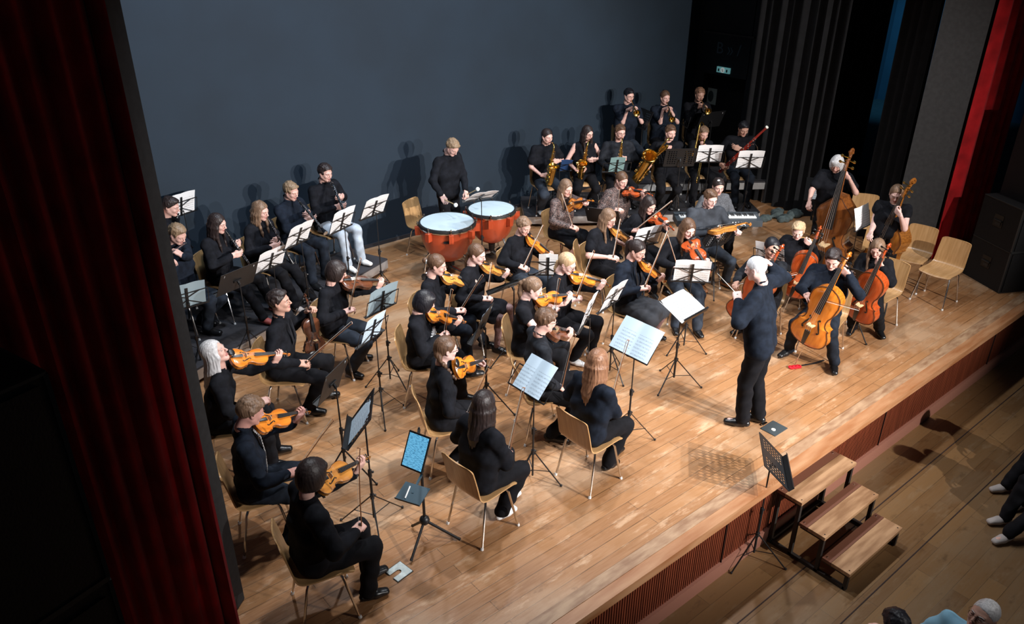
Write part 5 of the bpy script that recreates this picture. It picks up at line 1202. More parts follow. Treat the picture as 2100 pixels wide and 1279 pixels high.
P_('cl4', (667, 354), 'the clarinet boy in pale jeans', 'person with dark hair in a black shirt and pale jeans playing a clarinet', z0=.2, sc_=1.05, hz=1.30, hk='m', hair='fringe', hcol='hair_dark', hyaw=0, hpitch=-12, collar=True, leg='jeans_light', shoe='shoe_white', feet=((714, 545), (741, 532)), knees=((706, 478), (742, 455)), hold=hclar((706, 436)), lh=(701, 404), rh=(697, 424))
# timpanist
P_('timp', (928, 302), 'the timpani player', 'person with fair hair in a black shirt standing behind the timpani with two mallets', z0=0, sc_=1.04, yaw=-80, hk='m', hair='fringe', hcol='hair_sandy', hyaw=-4, hpitch=-38, collar=True, stand=True, hz=1.66, lean=.08, lh=(957, 399), rh=(910, 408), lref=(.32, -.20, -.62), rref=(.32, .20, -.62), lpose='grip', rpose='grip')
# saxophones, bari, trombone, bassoon
P_('sx1', (1122, 280), 'the saxophone girl in jeans', 'person with tied-back dark hair in a loose black top and jeans playing an alto saxophone', z0=.2, sc_=.99, hz=1.26, hair='lowpony', hcol='hair_dark', hyaw=18, hpitch=-10, sleeve='short', loose=1.4, leg='jeans_dark', shoe='shoe_white', feet=((1107, 428), (1142, 412)), hold=hsax((1124, 380)), lh=(1141, 331), rh=(1119, 360), **FAR, yaw=-112)
P_('sx2', (1205, 273), 'the bare-armed saxophone girl', 'person with long brown hair, glasses and bare arms playing an alto saxophone', z0=.2, sc_=1.0, hz=1.26, hair='long', hcol='hair_dark', hyaw=22, hpitch=-12, sleeve='none', glasses='glasses_dark', feet=((1170, 420), (1206, 418)), hold=hsax((1192, 362), front=(.8, .5, 0)), lh=(1217, 328), rh=(1190, 349), **FAR, yaw=-116)
P_('sx3', (1272, 271), 'the saxophone boy with glasses', 'person with short brown hair and glasses in a black shirt playing an alto saxophone', z0=.2, sc_=1.02, hz=1.27, hk='m', hair='short', hcol='hair_brown', hyaw=10, hpitch=-8, collar=True, glasses='glasses_dark', feet=((1240, 420), (1290, 410)), hold=hsax((1268, 365), front=(.9, .3, 0)), lh=(1279, 326), rh=(1262, 350), top='cloth_char', **FAR, yaw=-120)
P_('bari', (1375, 272), 'the baritone saxophone player', 'person with short brushed-up hair in a black shirt playing a baritone saxophone', z0=.2, sc_=1.04, hz=1.27, hk='m', hair='short', hcol='hair_brown', hyaw=12, hpitch=-8, collar=True, feet=((1340, 412), (1372, 418)), hold=hsax((1303, 374), big=True, front=(.7, .75, .1), fs=.95), lh=(1371, 304), rh=(1322, 341), **FAR, yaw=-124)
P_('tbn', (1443, 274), 'the trombone boy', 'person with fringed light brown hair in a black top playing a trombone', z0=.2, sc_=.94, hk='y', hair='fringe', hcol='hair_mid', hyaw=5, hpitch=-18, feet=((1420, 415), (1456, 410)), hold=htbone((1428, 372)), lh=(1442, 297), rh=(1441, 303), **FAR, yaw=-128)
P_('bsn', (1525, 264), 'the bassoon player', 'person with short black hair in a dark shirt playing a red bassoon', z0=.2, sc_=1.03, hz=1.25, hk='m', hair='short', hcol='hair_black', skin='skin_tan', hyaw=10, hpitch=-22, collar=True, feet=((1508, 416), (1530, 413)), hold=hbassoon((1476, 352), (1574, 262)), rh=(1481, 340), lh=(1512, 304), leg='trouser_navy', **FAR, yaw=-134)
P_('tp1', (1290, 196), 'the trumpet boy with glasses', 'person with short black hair and glasses in a dark t-shirt playing a trumpet', z0=.4, sc_=1.02, hz=1.38, yaw=-118, hk='m', hair='short', hcol='hair_black', hpitch=-10, hyaw=15, sleeve='short', glasses='glasses_dark', top='cloth_navy', hold=htrumpet((1305, 232), (.8, -.2, -.6)), lh=(1299, 224), rh=(1294, 222), relb=(1273, 246), leg='jeans_dark', feet=((1296, 300), (1318, 296)), **FAR)
P_('tp2', (1364, 200), 'the trumpet girl', 'person with tied brown hair in a dark blue t-shirt playing a trumpet', z0=.4, sc_=.98, hz=1.31, yaw=-122, hair='bun', hcol='hair_brown', hpitch=-8, hyaw=12, sleeve='short', top='cloth_navy', hold=htrumpet((1377, 245), (.5, 0, -.8)), lh=(1372, 226), rh=(1367, 222), relb=(1341, 256), **FAR)
P_('tp3', (1435, 194), 'the trumpet player with copper hair', 'person with copper hair in dark clothes playing a trumpet beside the side door', z0=.4, sc_=1.0, hz=1.31, yaw=-128, hk='m', hair='fringe', hcol='hair_copper', skin='skin_tan', hpitch=-12, hyaw=10, hold=htrumpet((1451, 228), (.5, 0, -.8)), lh=(1441, 217), rh=(1437, 219), **FAR)
# strings at the back right
P_('v1', (1161, 385), 'the long-haired lace-dress violinist', 'person with long light brown hair in a black lace dress below the saxophone girls', sc_=.98, hair='long', hcol='hair_mid', hyaw=-8, hpitch=-16, top='lace', leg='cloth_black', skirt=.75, tights='skin_pale', feet=((1168, 515), (1200, 515)), hold=hfree('wood_orange', (1163, 421), (1215, 410), ref=(.16, -.05, -.26), tip=(1152, 394), nz=(.3, .6, .6)), rh=(1176, 466), **FAR, yaw=-85)
P_('v2', (1275, 369), 'the tied-hair lace-top violinist', 'person with tied-back brown hair in a black lace top playing the violin below the saxophones', sc_=.97, hair='lowpony', hcol='hair_brown', hyaw=5, hpitch=-20, top='lace', hold=hv('wood_red', (1338, 399), (1271, 387), tail=(-.04, .08, -.13)), rh=(1267, 430), feet=((1275, 500), (1300, 505)), **FAR, yaw=-102)
P_('v3', (1331, 420), 'the very long dark-haired violinist', 'person with very long dark hair in black bowing a violin before the podium', sc_=.98, hair='long', hcol='hair_dark', hyaw=0, hpitch=-24, hold=hv('wood_red', (1381, 469), (1380, 410), roll=30, bowpref=(.3, -.6, .6)), rh=(1302, 472), **FAR, yaw=-98)
P_('v4', (1248, 447), 'the short-sleeved violinist with glasses', 'person with glasses and short sleeves playing the violin right of the empty chair', sc_=.99, hair='part', hcol='hair_mid', hyaw=4, hpitch=-22, sleeve='short', glasses='glasses_metal', hold=hv('wood_gold', (1303, 497), (1273, 447)), rh=(1257, 528), bulk=1.15, **FAR, yaw=-85)
P_('v5', (1473, 382), 'the grey marl sweater girl', 'person with white hair clip and grey marl sweater behind the bearded viola player', yaw=-118, sc_=.97, hair='lowpony', hcol='hair_dark', hpitch=-14, hyaw=-4, top='cloth_greymarl', **FAR, hz=1.12)
P_('v6', (1457, 407), 'the bearded viola player', 'bearded person with glasses and slate shirt holding a viola flat on his lap', yaw=-116, sc_=1.04, hk='m', hair='short', hcol='hair_brown', hpitch=-16, hyaw=8, skin='skin_pale', top='cloth_slate', collar=True, glasses='glasses_metal', bulk=1.12, hold=hlap('wood_gold', (1541, 456), (1455, 474), kind='viola', ref=(.30, -.34, -.42), nz=(-.2, .1, 1), far=False), lh=(1514, 473), leg='jeans_dark', shoe='shoe_brown', feet=((1470, 566), (1500, 560)), rh=(1462, 478), rref=(.30, .05, -.48))
P_('v7', (1411, 468), 'the girl with the red viola', 'person with long brown hair playing a red viola behind a wire stand', sc_=1.0, hair='long', hcol='hair_brown', hyaw=8, hpitch=-22, skin='skin_pale', hold=hv('wood_red', (1456, 556), (1368, 479), kind='viola', roll=20, prefer=(1, -.1, -.3), tail=(.0, .085, -.120), bowpref=(.2, .3, .8)), lh=(1444, 540), rh=(1390, 548), leg='jeans_dark', feet=((1384, 668), (1414, 675)), knees=((1372, 592), (1436, 582)), yaw=-118)
P_('v8', (1307, 513), 'the blazer violinist', 'person with dark fringed hair in a black blazer and grey skirt playing the violin', sc_=1.0, hair='pony', hcol='hair_dark', hyaw=2, hpitch=-20, top='cloth_navy', jacket=True, bulk=1.12, leg='denim_skirt', skirt=.95, tights='tights_black', hold=hv('wood_orange', (1368, 576), (1371, 470), bowpref=(.1, -.2, 1)), rh=(1321, 590), feet=((1318, 662), (1340, 685)), knees=((1335, 625), (1362, 612)), yaw=-80)
P_('v9', (1074, 464), 'the boy violinist in a sweater', 'person with short brown hair and black sweater playing the violin before the timpani', sc_=.96, hk='y', hair='fringe', hcol='hair_mid', hyaw=-4, hpitch=-22, hold=hv('wood_orange', (1141, 531), (1115, 459), bowpref=(.1, -.2, 1)), rh=(1073, 548), leg='jeans_dark', feet=((1080, 620), (1112, 632)), yaw=-80)
P_('v10', (1163, 540), 'the blonde violinist with glasses', 'person with pinned-up blonde hair and glasses playing the violin in the second desk', sc_=1.0, hair='lowpony', hcol='hair_blond', hyaw=0, hpitch=-24, skin='skin_pale', glasses='glasses_metal', loose=.85, hold=hv('wood_orange', (1254, 585), (1219, 511), prefer=(.6, -.8, 0), bowpref=(.1, -.3, 1)), rh=(1181, 612), feet=((1189, 716), (1214, 716)), shoe='shoe_white', knees=((1205, 680), (1226, 655)), yaw=-68)
P_('v11', (978, 521), 'the cardigan violinist', 'person with brown hair in a black buttoned cardigan and short skirt playing the violin', sc_=.98, hair='lowpony', hcol='hair_brown', skin='skin_pale', hyaw=4, hpitch=-16, hold=hv('wood_gold', (1052, 562), (1009, 536), bowpref=(.1, -.2, 1)), rh=(999, 612), skirt=.75, leg='cloth_black', tights='tights_black', feet=((1034, 694), (1052, 684)), knees=((1010, 640), (1034, 622)), yaw=-62)
P_('v12', (896, 543), 'the violinist with a hair bun', 'person with a hair bun and white scrunchie playing the violin', sc_=1.0, hair='bun', hcol='hair_brown', hyaw=8, hpitch=-16, hold=hv('wood_gold', (988, 584), (991, 561), bowpref=(.3, -.2, .8)), rh=(944, 636), leg='trouser_navy', feet=((975, 712), (995, 700)), yaw=-52)
P_('v13', (871, 618), 'the printed sweatshirt violinist', 'person with glossy black bobbed hair in a black sweatshirt with white letters playing the violin', sc_=.94, hair='bob', hcol='hair_black', hyaw=14, hpitch=-22, hold=hv('wood_orange', (958, 659), (927, 590), bowpref=(.1, -.1, 1), roll=32), rh=(911, 686), loose=1.25, feet=((955, 765), (978, 748)), yaw=-40)
P_('v14', (1093, 591), 'the light ponytail violinist', 'person with a light ponytail and bare arms playing the violin behind the viola boy', sc_=.98, hair='pony', hcol='hair_mid', hyaw=6, hpitch=-22, sleeve='cap', skin='skin_pale', hold=hv('wood_orange', (1186, 604), (1147, 569), bowpref=(.1, -.1, 1), roll=30), rh=(1137, 636), relb=(1078, 682), bulk=1.1, yaw=-48)
P_('v15', (1120, 657), 'the viola boy with glasses', 'person with dark hair and glasses in a charcoal shirt playing a dark viola', sc_=1.02, hk='m', hair='fringe', hcol='hair_brown', hyaw=12, hpitch=-16, collar=True, glasses='glasses_dark', top='cloth_char', hold=hv('wood_dark', (1184, 682), (1179, 682), kind='viola', prefer=(.9, -.3, 0), bowpref=(.1, .0, 1)), rh=(1150, 794), lh=(1167, 690), feet=((1126, 893), (1180, 872)), knees=((1166, 806), (1186, 752)), yaw=-26)
P_('v16', (915, 715), 'the girl with a side braid', 'person with a brown side braid and glasses holding a violin on her lap', sc_=1.0, hair='braid', hcol='hair_brown', hyaw=5, hpitch=-8, glasses='glasses_dark', skin='skin_pale', loose=.8, hold=hfree('wood_orange', (934, 756), (1000, 735), tip=(1010, 734)), rh=(957, 851), feet=((932, 940), (962, 925)), shoe='shoe_grey', yaw=-22)
P_('v17', (993, 828), 'the dark-haired girl seen from behind', 'person with long smooth dark hair seen from behind, holding up a bow', sc_=.99, hair='part', hcol='hair_dark', hyaw=14, hpitch=-6, hold=hbow((1074, 791), (.1, 0, 1)), rh=(1043, 925), rref=(.40, .10, -.52), loose=1.1, feet=((1030, 1050), (1058, 1030)), shoe='shoe_white', yaw=5)
P_('v18', (1226, 741), 'the reddish-haired girl seen from behind', 'person with long reddish brown hair seen from behind, holding a bow upright', sc_=1.0, hair='long', hcol='hair_reddish', hyaw=18, hpitch=-12, hold=hbow((1288, 694), (.1, 0, 1)), rh=(1255, 815), rref=(.40, .10, -.50), feet=((1236, 945), (1258, 925)), loose=.95, top='cloth_navy', yaw=2)
# strings on the left
P_('w1', (690, 556), 'the dark-bobbed viola woman', 'person with a dark bob playing a dark viola beside the left podium', sc_=1.0, hair='bob', hcol='hair_dark', hyaw=22, hpitch=-18, hold=hv('wood_dark', (801, 577), (740, 526), kind='viola', prefer=(.7, -.5, 0), bowpref=(.1, -.1, 1)), rh=(716, 636), leg='jeans_dark', feet=((720, 760), (736, 728)), knees=((712, 675), (744, 655)), bulk=1.05)
P_('w2', (573, 618), 'the man in the suit jacket', 'person in a black suit jacket resting a dark viola upright on his knee', sc_=1.05, hk='m', hair='short', hcol='hair_dark', skin='skin_tan', hyaw=4, hpitch=4, jacket=True, collar=True, top='cloth_black', bulk=1.12, hold=hlap('wood_dark', (627, 603), (649, 724), kind='viola', ref=(.30, -.22, -.28), nz=(.7, .7, 0), tip=(724, 658), bowpref=(1, .1, .2)), lh=(637, 634), rh=(624, 745), feet=((640, 822), (662, 806)), knees=((664, 775), (700, 748)))
P_('w3', (440, 722), 'the silver-haired violin woman', 'person with long silver hair tilting her head back while playing the violin', sc_=1.0, hk='f', hair='long', hcol='hair_grey', hyaw=-6, hpitch=24, hold=hv('wood_orange', (597, 724), None, roll=30, prefer=(.8, -.6, .1), tail=(-.02, .075, -.120)), rh=(540, 822), lelb=(560, 760), bulk=1.08)
P_('w4', (514, 843), 'the boy with the patterned tie', 'person with bowl-cut brown hair, dark shirt and patterned tie holding a violin on his shoulder', sc_=1.0, hk='m', hair='fringe', hcol='hair_mid', hyaw=14, hpitch=-22, collar=True, top='cloth_navy', leg='trouser_navy', hold=hv('wood_orange', (639, 842), (684, 857), roll=34, prefer=(.6, -.9, .1), bowpref=(.5, .2, .8)), rh=(605, 968), feet=((592, 1108), (628, 1080)), bulk=1.1, skin='skin_red')
P_('w5', (640, 972), 'the frontmost violin woman', 'person with a glossy dark bob in a black top playing the violin nearest the camera', sc_=1.0, hair='bob', hcol='hair_dark', hyaw=18, hpitch=-14, hold=hv('wood_gold', (762, 934), (734, 914), roll=34, prefer=(.7, -.5, 0), bowpref=(.0, .0, 1)), rh=(738, 1080), feet=((755, 1216), (776, 1202)), knees=((785, 1130), (800, 1105)), bulk=1.2)
# conductor
P_('cond', (1550, 551), 'the white-haired conductor', 'white-haired person in a black shirt standing with back to the camera, conducting', sc_=1.04, yaw=112, loose=1.25, hk='o', hair='thin', hcol='hair_white', hpitch=-18, hyaw=-8, stand=True, hz=1.64, lean=.11, top='cloth_navy', collar=True, leg='trouser_black', skin='skin_pale', bulk=1.22, pel=(1560, 705), rh=(1570, 536), rref=(.22, .22, .02), relb=(1606, 585), lh=(1512, 606), lref=(.28, -.20, -.22), lelb=(1490, 648), feet=((1555, 853), (1522, 862)), knees=((1572, 780), (1545, 785)), rpose='relax', lpose='bow')
# cellos and basses
P_('c1', (1583, 508), 'the cello girl behind the conductor', 'person with tied dark hair in a dark cardigan playing the cello behind the conductor', sc_=.97, yaw=-162, hair='lowpony', hcol='hair_black', skin='skin_tan', hyaw=32, hpitch=-4, hold=hcello('wood_red', (1497, 694), (1608, 500), tip=(1640, 560), pref=(-.6, 0, .8), bowpref=(.1, -1, -.1)), rh=(1508, 582), rref=(.32, .34, -.48), top='cloth_char', feet=((1520, 672), (1575, 690)))
P_('c2', (1637, 473), 'the small blond cello boy', 'small blond boy with blue shoes playing the cello before the big double bass', sc_=.82, yaw=-160, hk='y', hair='fringe', hcol='hair_blond', skin='skin_pale', hyaw=10, hpitch=-20, hold=hcello('wood_red', (1606, 640), (1684, 462), size=.86, pref=(-.6, 0, .8), nz=(1, -.15, .3)), lh=(1658, 498), feet=((1622, 622), (1655, 615)), shoe='shoe_blue')
P_('c3', (1708, 531), 'the front cello boy', 'teenage boy with short dark hair playing the orange cello at the front', sc_=1.0, yaw=-165, hk='m', hair='short', hcol='hair_dark', hyaw=8, hpitch=-24, collar=True, hold=hcello('wood_orange', (1630, 747), (1746, 516), tip=(1765, 636), pref=(-.6, 0, .8), nz=(1, .12, .3), bowpref=(.2, -1, -.1)), lh=(1731, 556), rh=(1656, 606), rref=(.42, .30, -.38), feet=((1618, 716), (1710, 745)), knees=((1632, 640), (1720, 650)), top='cloth_navy', leg='trouser_navy')
P_('c4', (1799, 509), 'the fair-haired cello girl', 'person with long light brown hair in black playing a red cello beside the empty chair', sc_=.90, yaw=-166, hk='y', hair='long', hcol='hair_mid', hyaw=4, hpitch=-22, hold=hcello('wood_red', (1742, 690), (1827, 498), size=.93, pref=(-.6, 0, .8), nz=(1, .2, .2)), lh=(1802, 541), rh=(1770, 600), feet=((1782, 680), (1812, 672)))
P_('b1', (1716, 336), 'the grey-haired bass woman', 'person with bobbed grey hair in a black short-sleeved top playing the large double bass', sc_=1.02, yaw=-156, hk='f', hair='bob', hcol='hair_grey', hyaw=-2, hpitch=-24, sleeve='short', stand=True, hz=1.50, lean=.05, bulk=1.1, hold=hcello('wood_bass', (1688, 560), (1752, 302), kind='bass', nz=(1, .35, .1), pref=(-.3, -.2, 1), nh=.20), lh=(1733, 360), lelb=(1750, 388), rh=(1658, 420), rref=(.36, .30, -.52))
P_('b2', (1838, 398), 'the bass girl with glasses', 'person with tied hair and glasses in a black cap-sleeved top playing the smaller double bass', sc_=.97, yaw=-158, hair='lowpony', hcol='hair_mid', hyaw=4, hpitch=-16, sleeve='cap', glasses='glasses_dark', stand=True, hz=1.42, lean=.03, bulk=1.15, skin='skin_pale', hold=hcello('wood_bass2', (1788, 585), (1880, 364), kind='bass', size=.9, nz=(.8, .6, .1), pref=(-.3, -.2, 1), nh=.22), lh=(1841, 435), lelb=(1862, 462), rh=(1783, 482), rref=(.34, .28, -.56), relb=(1796, 450))
# hall audience
HZ = FZ
def AP(x, y): p = at((x, y), FZ); return (p[0] + .42, p[1] - .24, 0)
P_('a1', AP(2078, 1012), 'the spectator nearer the stage', 'person in black trousers and pale shoes at the right edge, nearer the stage', z0=HZ, sc_=1.0, yaw=150, hk='m', hair='short', hcol='hair_dark', shoe='shoe_grey', feet=((2078, 1008), (2094, 1030)), leg='trouser_black', hz=1.22)
P_('a2', AP(2062, 1080), 'the spectator further from the stage', 'person in black trousers and pale shoes at the right edge, further from the stage', z0=HZ, sc_=1.0, yaw=150, hk='m', hair='short', hcol='hair_dark', shoe='shoe_grey', feet=((2066, 1066), (2064, 1098)), leg='trouser_black', hz=1.22)
P_('a3', (2016, 1262), 'the grey-haired spectator', 'person with thinning grey hair, glasses and light blue collar looking up from the bottom edge', z0=HZ, sc_=1.0, yaw=165, hk='o', hair='thin', hcol='hair_grey', hpitch=18, hz=1.30, top='shirt_blue', collar=True, glasses='glasses_dark', skin='skin_tan')if mat('shirt_blue', (.25, .50, .66), .8) else 0
P_('a4', (1838, 1282), 'the crouching spectator', 'person in a black hood crouching at the bottom edge of the hall floor', z0=HZ, sc_=1.0, yaw=60, hk='m', hair='short', hcol='hair_black', hz=1.0, hpitch=-35)
# extras worn by single players
def strap_text():
    P = PEOPLE['v13']; n = nrm(P['fw'] + UP * .22); x = nrm(np.cross(UP, n)); F = np.stack([x, np.cross(n, x), n], 1); c = P['Pv'] * .42 + P['Sc'] * .58 + P['fw'] * .160 - P['base']
    text_mb('BILLIE', .095, MB(), F, c, .012).build('printed_letters', ['print_white'], P['root'], smooth=False)
strap_text()
mat('tie_check', (.02, .02, .025), .6, col2=(.55, .55, .55), scale=70, kind='checker')
P = PEOPLE['w4']; c = P['Sc'] - P['base']; e = P['Pv'] - P['base']
b = MB(); b.tube([c + P['fw'] * .075 + UP * .035, c + P['fw'] * .118 - UP * .04, (c * .6 + e * .4) + P['fw'] * .136, (c * .3 + e * .7) + P['fw'] * .134, e + P['fw'] * .128 + UP * .05], [.022, .022, .030, .036, .012], 4, flat=.25, up=P['fw']); b.build('tie', ['tie_check'], P['root'])
P = PEOPLE['v12']; b = MB(); q = P['H'] + P['HR'] @ V([0, -.115, .010]) - P['base']; b.tube([q + P['HR'] @ V([.026 * math.cos(a), 0, .026 * math.sin(a)]) for a in np.linspace(0, 6.28, 13)], [.012 + .003 * (i % 2) for i in range(13)], 6); b.build('scrunchie', ['felt_white'], P['root'])
P = PEOPLE['v5']; b = MB(); q = P['H'] + P['HR'] @ V([.03, .03, .118]) - P['base']; b.ball(q, (.026, .016, .012), 8); b.build('hair_clip', ['felt_white'], P['root'])
for k, hd in (('timp', -1), ('timp', 1)):
    P = PEOPLE[k]; c, dd = P['Hd'][hd]; tp = (981, 387) if hd < 0 else (936, 421); T = sph(tp, c, .36, P['fw'] + UP * (.3 if hd < 0 else -.2)); x = nrm(T - c)
    r = empty('timpani_mallet', c - x * .05); tag(r, 'timpani mallet with white felt head in the %s hand of the timpani player' % ('left' if hd < 0 else 'right'), 'mallet', 'timpani mallets')
    b = MB(); b.tube([V([0, 0, 0.]), x * .38], [.008, .006], 8); b.build('handle', ['beech'], r); b = MB(); b.ball(x * .39, (.030, .030, .030), 10); b.build('felt_head', ['felt_white'], r)
P = PEOPLE['cond']; c, dd = P['Hd'][-1]; r = MB(); x = nrm(P['fw'] * .6 + P['rt'] * .5 + UP * .2); r.tube([c + V([0, 0, .01]), c + x * .36], [.004, .0015], 6); r.ball(c + V([0, 0, .01]), (.010, .010, .014), 8); tag(r.build('baton', ['ivory']), 'thin pale baton in the left hand of the conductor', 'baton')
# ------------------------------------------------------------------ chairs
ch0 = make_chair(); CN = 0
def chair(loc, yaw, label, group='plywood chairs', ):
    a = yaw - math.pi / 2; F = _rz(a); return inst(ch0, (F, loc), label, 'chair', group)
NOCH = ('timp', 'cond', 'b1', 'b2', 'a4')
for k, P in PEOPLE.items():
    if k in NOCH: continue
    loc = P['Pv'] + P['fw'] * .055; loc = V([loc[0], loc[1], P['z0']]); ya = P['yaw'] + math.radians({'w5': -10}.get(k, 0))
    if k == 'c4': loc = V([9.13, .97, 0]); ya = math.pi
    if k == 'c3': loc = loc + V([.10, 0, 0])
    chair(loc, ya, 'pale plywood chair under ' + P['who'])
for loc, yw, lb in ((at((872, 462), .45), -70, 'empty plywood chair standing behind the larger timpano'), (at((1218, 553), .45), -50, 'empty plywood chair between the blonde violinist and the blazer girl'),
                    ((10.60, 1.28), 188, 'empty plywood chair before the right masking panel, left of two'), ((10.42, .80), 180, 'empty plywood chair at the far right beside the subwoofers'),
                    (at((1768, 455), .45), -150, 'plywood chair standing behind the grey-haired bass woman'), (at((1800, 510), .45), -155, 'plywood chair standing beside the bass girl with glasses')):
    chair(V([loc[0], loc[1], 0.]), math.radians(yw), lb)
# ------------------------------------------------------------------ music stands
def S_(px, zc, to, tilt, kind, lab, who, z0=0., pm='sheet_music', paper=True, dy=0., **k):
    P = PEOPLE[to] if isinstance(to, str) else None
    D = at(px, z0 + zc); face = math.degrees(math.atan2(P['H'][1] - D[1], P['H'][0] - D[0])) + dy if P else to
    col = {'sheet_cool_lit': 'cool-lit bluish', 'sheet_grey': 'grey', 'sheet_teal': 'dark teal', 'booklet_blue': 'dark blue', 'sheet_cream': 'cream'}.get(pm, 'white')
    return stand(px, z0, zc, face, tilt, kind, '%s music stand %s' % ({'wire': 'black folding wire', 'perf': 'black perforated desk', 'plain': 'black solid desk'}[kind], who), paper=True if paper else None, pm=pm, plabel='%s sheet music on the %s music stand %s' % (col, {'wire': 'wire', 'perf': 'perforated', 'plain': 'solid'}[kind], who), **k)
S_((372, 424), 1.12, 108, 15, 'wire', '', 'at the upper left beside the masking panel', z0=.2)
S_((384, 612), .95, 92, 14, 'wire', '', 'before the flute player', z0=0, pm='sheet_grey')
S_((487, 572), .98, 106, 28, 'plain', '', 'in front of the dark-haired clarinet girl\'s knees', z0=0, paper=True)
S_((556, 536), .95, 106, 25, 'wire', '', 'between the two clarinet girls', z0=.0)
S_((613, 485), 1.0, 113, 25, 'wire', '', 'before the wavy-haired clarinet girl', z0=.2)
S_((702, 455), 1.0, 112, 20, 'wire', '', 'before the clarinet boy in dark blue', z0=.2)
S_((768, 428), 1.22, 104, 25, 'wire', '', 'before the pale jeans boy', z0=0)
S_((986, 404), 1.20, 'timp', 55, 'wire', '', 'between the two timpani', z0=0)
S_((1147, 343), .72, 60, 38, 'wire', '', 'before the first saxophone girl', z0=.2, pm='booklet_blue')
S_((1265, 341), .85, 56, 25, 'wire', '', 'before the saxophone boy with glasses', z0=.2, pm='sheet_teal', pages=1, pw=.24)
S_((1395, 323), .95, 55, 20, 'perf', '', 'before the baritone saxophone player', z0=.2, paper=False)
S_((1455, 319), .98, 'tbn', 15, 'wire', '', 'before the trombone boy', z0=.2, dy=5)
S_((1538, 331), 1.0, 'bsn', 15, 'wire', '', 'before the bassoon player', z0=.2, dy=10)
S_((1316, 243), .95, 'tp1', 25, 'perf', '', 'before the trumpet boy with glasses', z0=.4, paper=False)
S_((1406, 243), .90, 'tp2', 14, 'wire', '', 'before the trumpet girl', z0=.4, paper=False, dy=-15)
S_((1458, 245), .95, 'tp3', 25, 'plain', '', 'before the copper-haired trumpet player', z0=.4)
S_((1236, 443), .80, 'v2', 35, 'plain', '', 'between the lace-dressed girl and the short-sleeved violinist', dy=10)
S_((1326, 489), .95, 79, 20, 'wire', '', 'before the violin girl in short sleeves')
S_((1470, 488), .78, 'v6', 28, 'perf', '', 'before the bearded viola player', pages=1)
S_((1419, 561), .98, 'v7', 15, 'wire', '', 'before the girl with the red viola')
S_((1401, 627), .98, 'cond', 62, 'plain', '', 'before the conductor, carrying the open score', pm='sheet_cream', W=.44, pw=.45, ph=.33)
S_((1300, 705), 1.10, 182, 40, 'wire', '', 'before the reddish-haired girl, nearest the conductor', pm='sheet_cool_lit', pw=.46, ph=.33)
S_((1092, 781), 1.08, 182, 42, 'wire', '', 'before the dark-haired girl seen from behind', pm='sheet_cool_lit', pw=.33, ph=.32)
S_((1205, 645), 1.05, 121, 14, 'wire', '', 'before the viola boy with glasses', pw=.42)
S_((1256, 612), .95, 104, 20, 'wire', '', 'before the blonde violinist')
S_((990, 664), 1.02, 123, 18, 'plain', '', 'before the player in the printed sweatshirt', pm='sheet_cool_lit', W=.36, pw=.30)
S_((1052, 584), .98, 92, 54, 'perf', '', 'before the violin girl with the bun', paper=False)
S_((1124, 547), .98, 'v9', 15, 'wire', '', 'before the boy violinist in the sweater', pages=1, dy=-20)
S_((784, 618), 1.0, 104, 15, 'wire', '', 'before the viola woman, with dark covers', pm='sheet_grey')
S_((765, 677), 1.0, 113, 18, 'wire', '', 'before the man in the suit jacket', pm='sheet_cool_lit', pages=1, pw=.30)
S_((682, 782), 1.04, 122, 20, 'plain', '', 'before the silver-haired woman', pm='sheet_cool_lit', W=.36, pw=.32)
S_((741, 858), 1.10, 'w4', 35, 'perf', '', 'before the boy with the patterned tie', pm='sheet_cool_lit', W=.44, pages=1, pw=.32)
_r, _F, _L = S_((1692, 390), .98, 'b1', 20, 'plain', '', 'before the grey-haired double bass woman', W=.56, dy=-6, poff=(.03, .02))
b = MB()
for yy in (.05, .085): b.box(_L + _F @ V([-.15, yy, -.006]), (.10, .020, .003), _F)
b.build('white_label', ['print_white'], _r, smooth=False)
S_((1768, 449), .98, 'b2', 14, 'wire', '', 'before the double bass girl')
S_((1765, 578), .70, 'c4', 20, 'perf', '', 'beside the fair-haired cello girl', W=.34, pages=1, pw=.24, dy=10)
S_((1578, 528), .80, 'c2', 14, 'wire', '', 'before the small blond cello boy', dy=0)
S_((1587, 945), 1.18, -50, 45, 'perf', '', 'standing on the hall floor beside the wooden steps', z0=FZ, paper=False, foot=None)
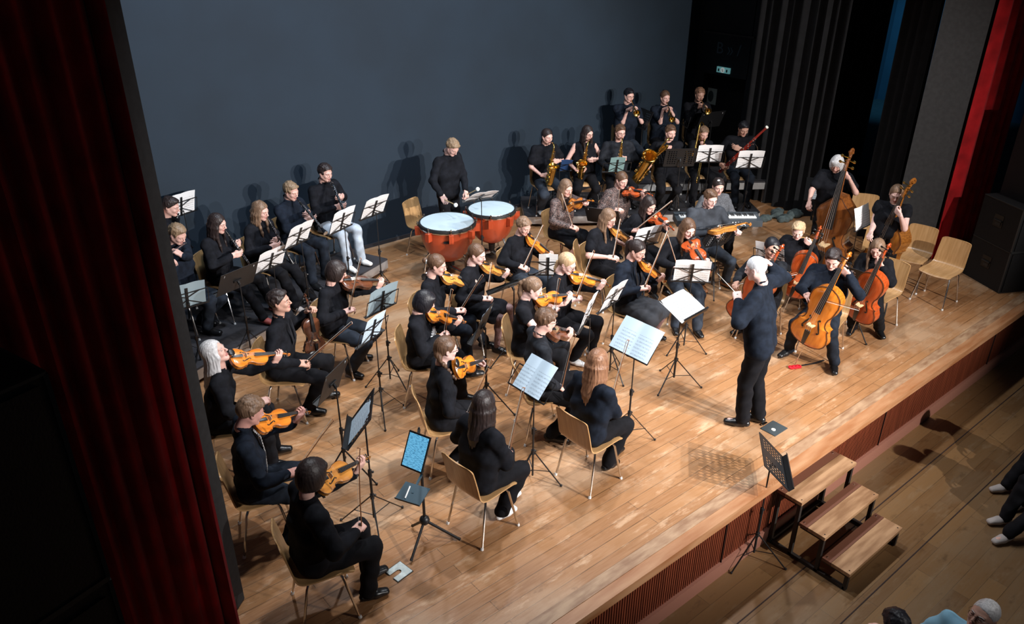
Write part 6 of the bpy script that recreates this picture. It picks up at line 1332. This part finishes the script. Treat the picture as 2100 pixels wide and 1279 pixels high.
# name plate on the bass stand
# tablet stand
T0 = at((873, 1104), 0); r = empty('tablet_stand', T0); tag(r, 'black stand holding a lit tablet and a small tray at the front left', 'stand')
b = MB(); b.cyl(UP * .18, UP * .75, .012, None, 8); b.cyl(UP * .7, UP * 1.12, .008, None, 8); b.cyl(UP * .70, UP * .78, .02, None, 8); b.ball(UP * .20, .045, 10); b.build('pole', ['stand_black'], r)
for px in ((843, 1152), (944, 1108), (846, 1080)):
    e = at(px, .012) - T0; b = MB(); b.tube([UP * .20, e * .9 + UP * .03, e + UP * .012], [.012, .011, .014], 8); b.build('leg', ['stand_black'], r)
def plate(px, z, face, tilt, w, h_, roll=0):
    D = at(px, z); F = desk_frame(face, tilt); c, s_ = math.cos(roll), math.sin(roll); F = F @ V([[c, -s_, 0], [s_, c, 0], [0, 0, 1]]); return D, F
D, F = plate((853, 926), 1.14, 196, 30, .20, .28, .05); b = MB(); b.bar(UP * 1.10, D - T0, .02); b.build('clamp', ['stand_black'], r)
t = empty('tablet', D); t.matrix_world = m4(F, D); tag(t, 'tablet with bright blue page of music on the thin black stand', 'tablet'); b = MB(); b.box((0, 0, 0), (.20, .27, .010)); b.build('case', ['black_plastic'], t, smooth=False)
s = N('screen_blue'); s.b.inputs['Base Color'].default_value = (.02, .05, .08, 1); fr = s.noise(s.mapping((40, 150, 1)), 1., 2); cc = s.ramp(fr, (.40, (.05, .22, .40)), (.5, (.14, .46, .72))); s.l(cc, s.b.inputs['Emission Color']); s.b.inputs['Emission Strength'].default_value = .9
b = MB(); b.box((0, 0, .0056), (.178, .245, .001)); b.build('screen', ['screen_blue'], t, smooth=False)
D, F = plate((846, 1012), .66, 200, 75, .22, .17, .1); F2 = F; b = MB(); v0 = MB().box((0, 0, 0), (.22, .17, .006)).box((0, -.085, .008), (.22, .004, .02)); b.add(np.concatenate(v0.v) @ F.T + (D - T0), v0.f); b.bar(UP * .67, D - T0, .016); mat('tray_blue', (.015, .05, .075), .4); b.build('tray', ['tray_blue'], r, smooth=False)
b = MB(); b.cyl((-.05, .05, .008), (-.03, -.06, .008), .006, None, 8); o = b.build('white_pen', ['white_plastic']); o.matrix_world = m4(F, D); tag(o, 'slim white pen lying on the small tray of the tablet stand', 'pen')
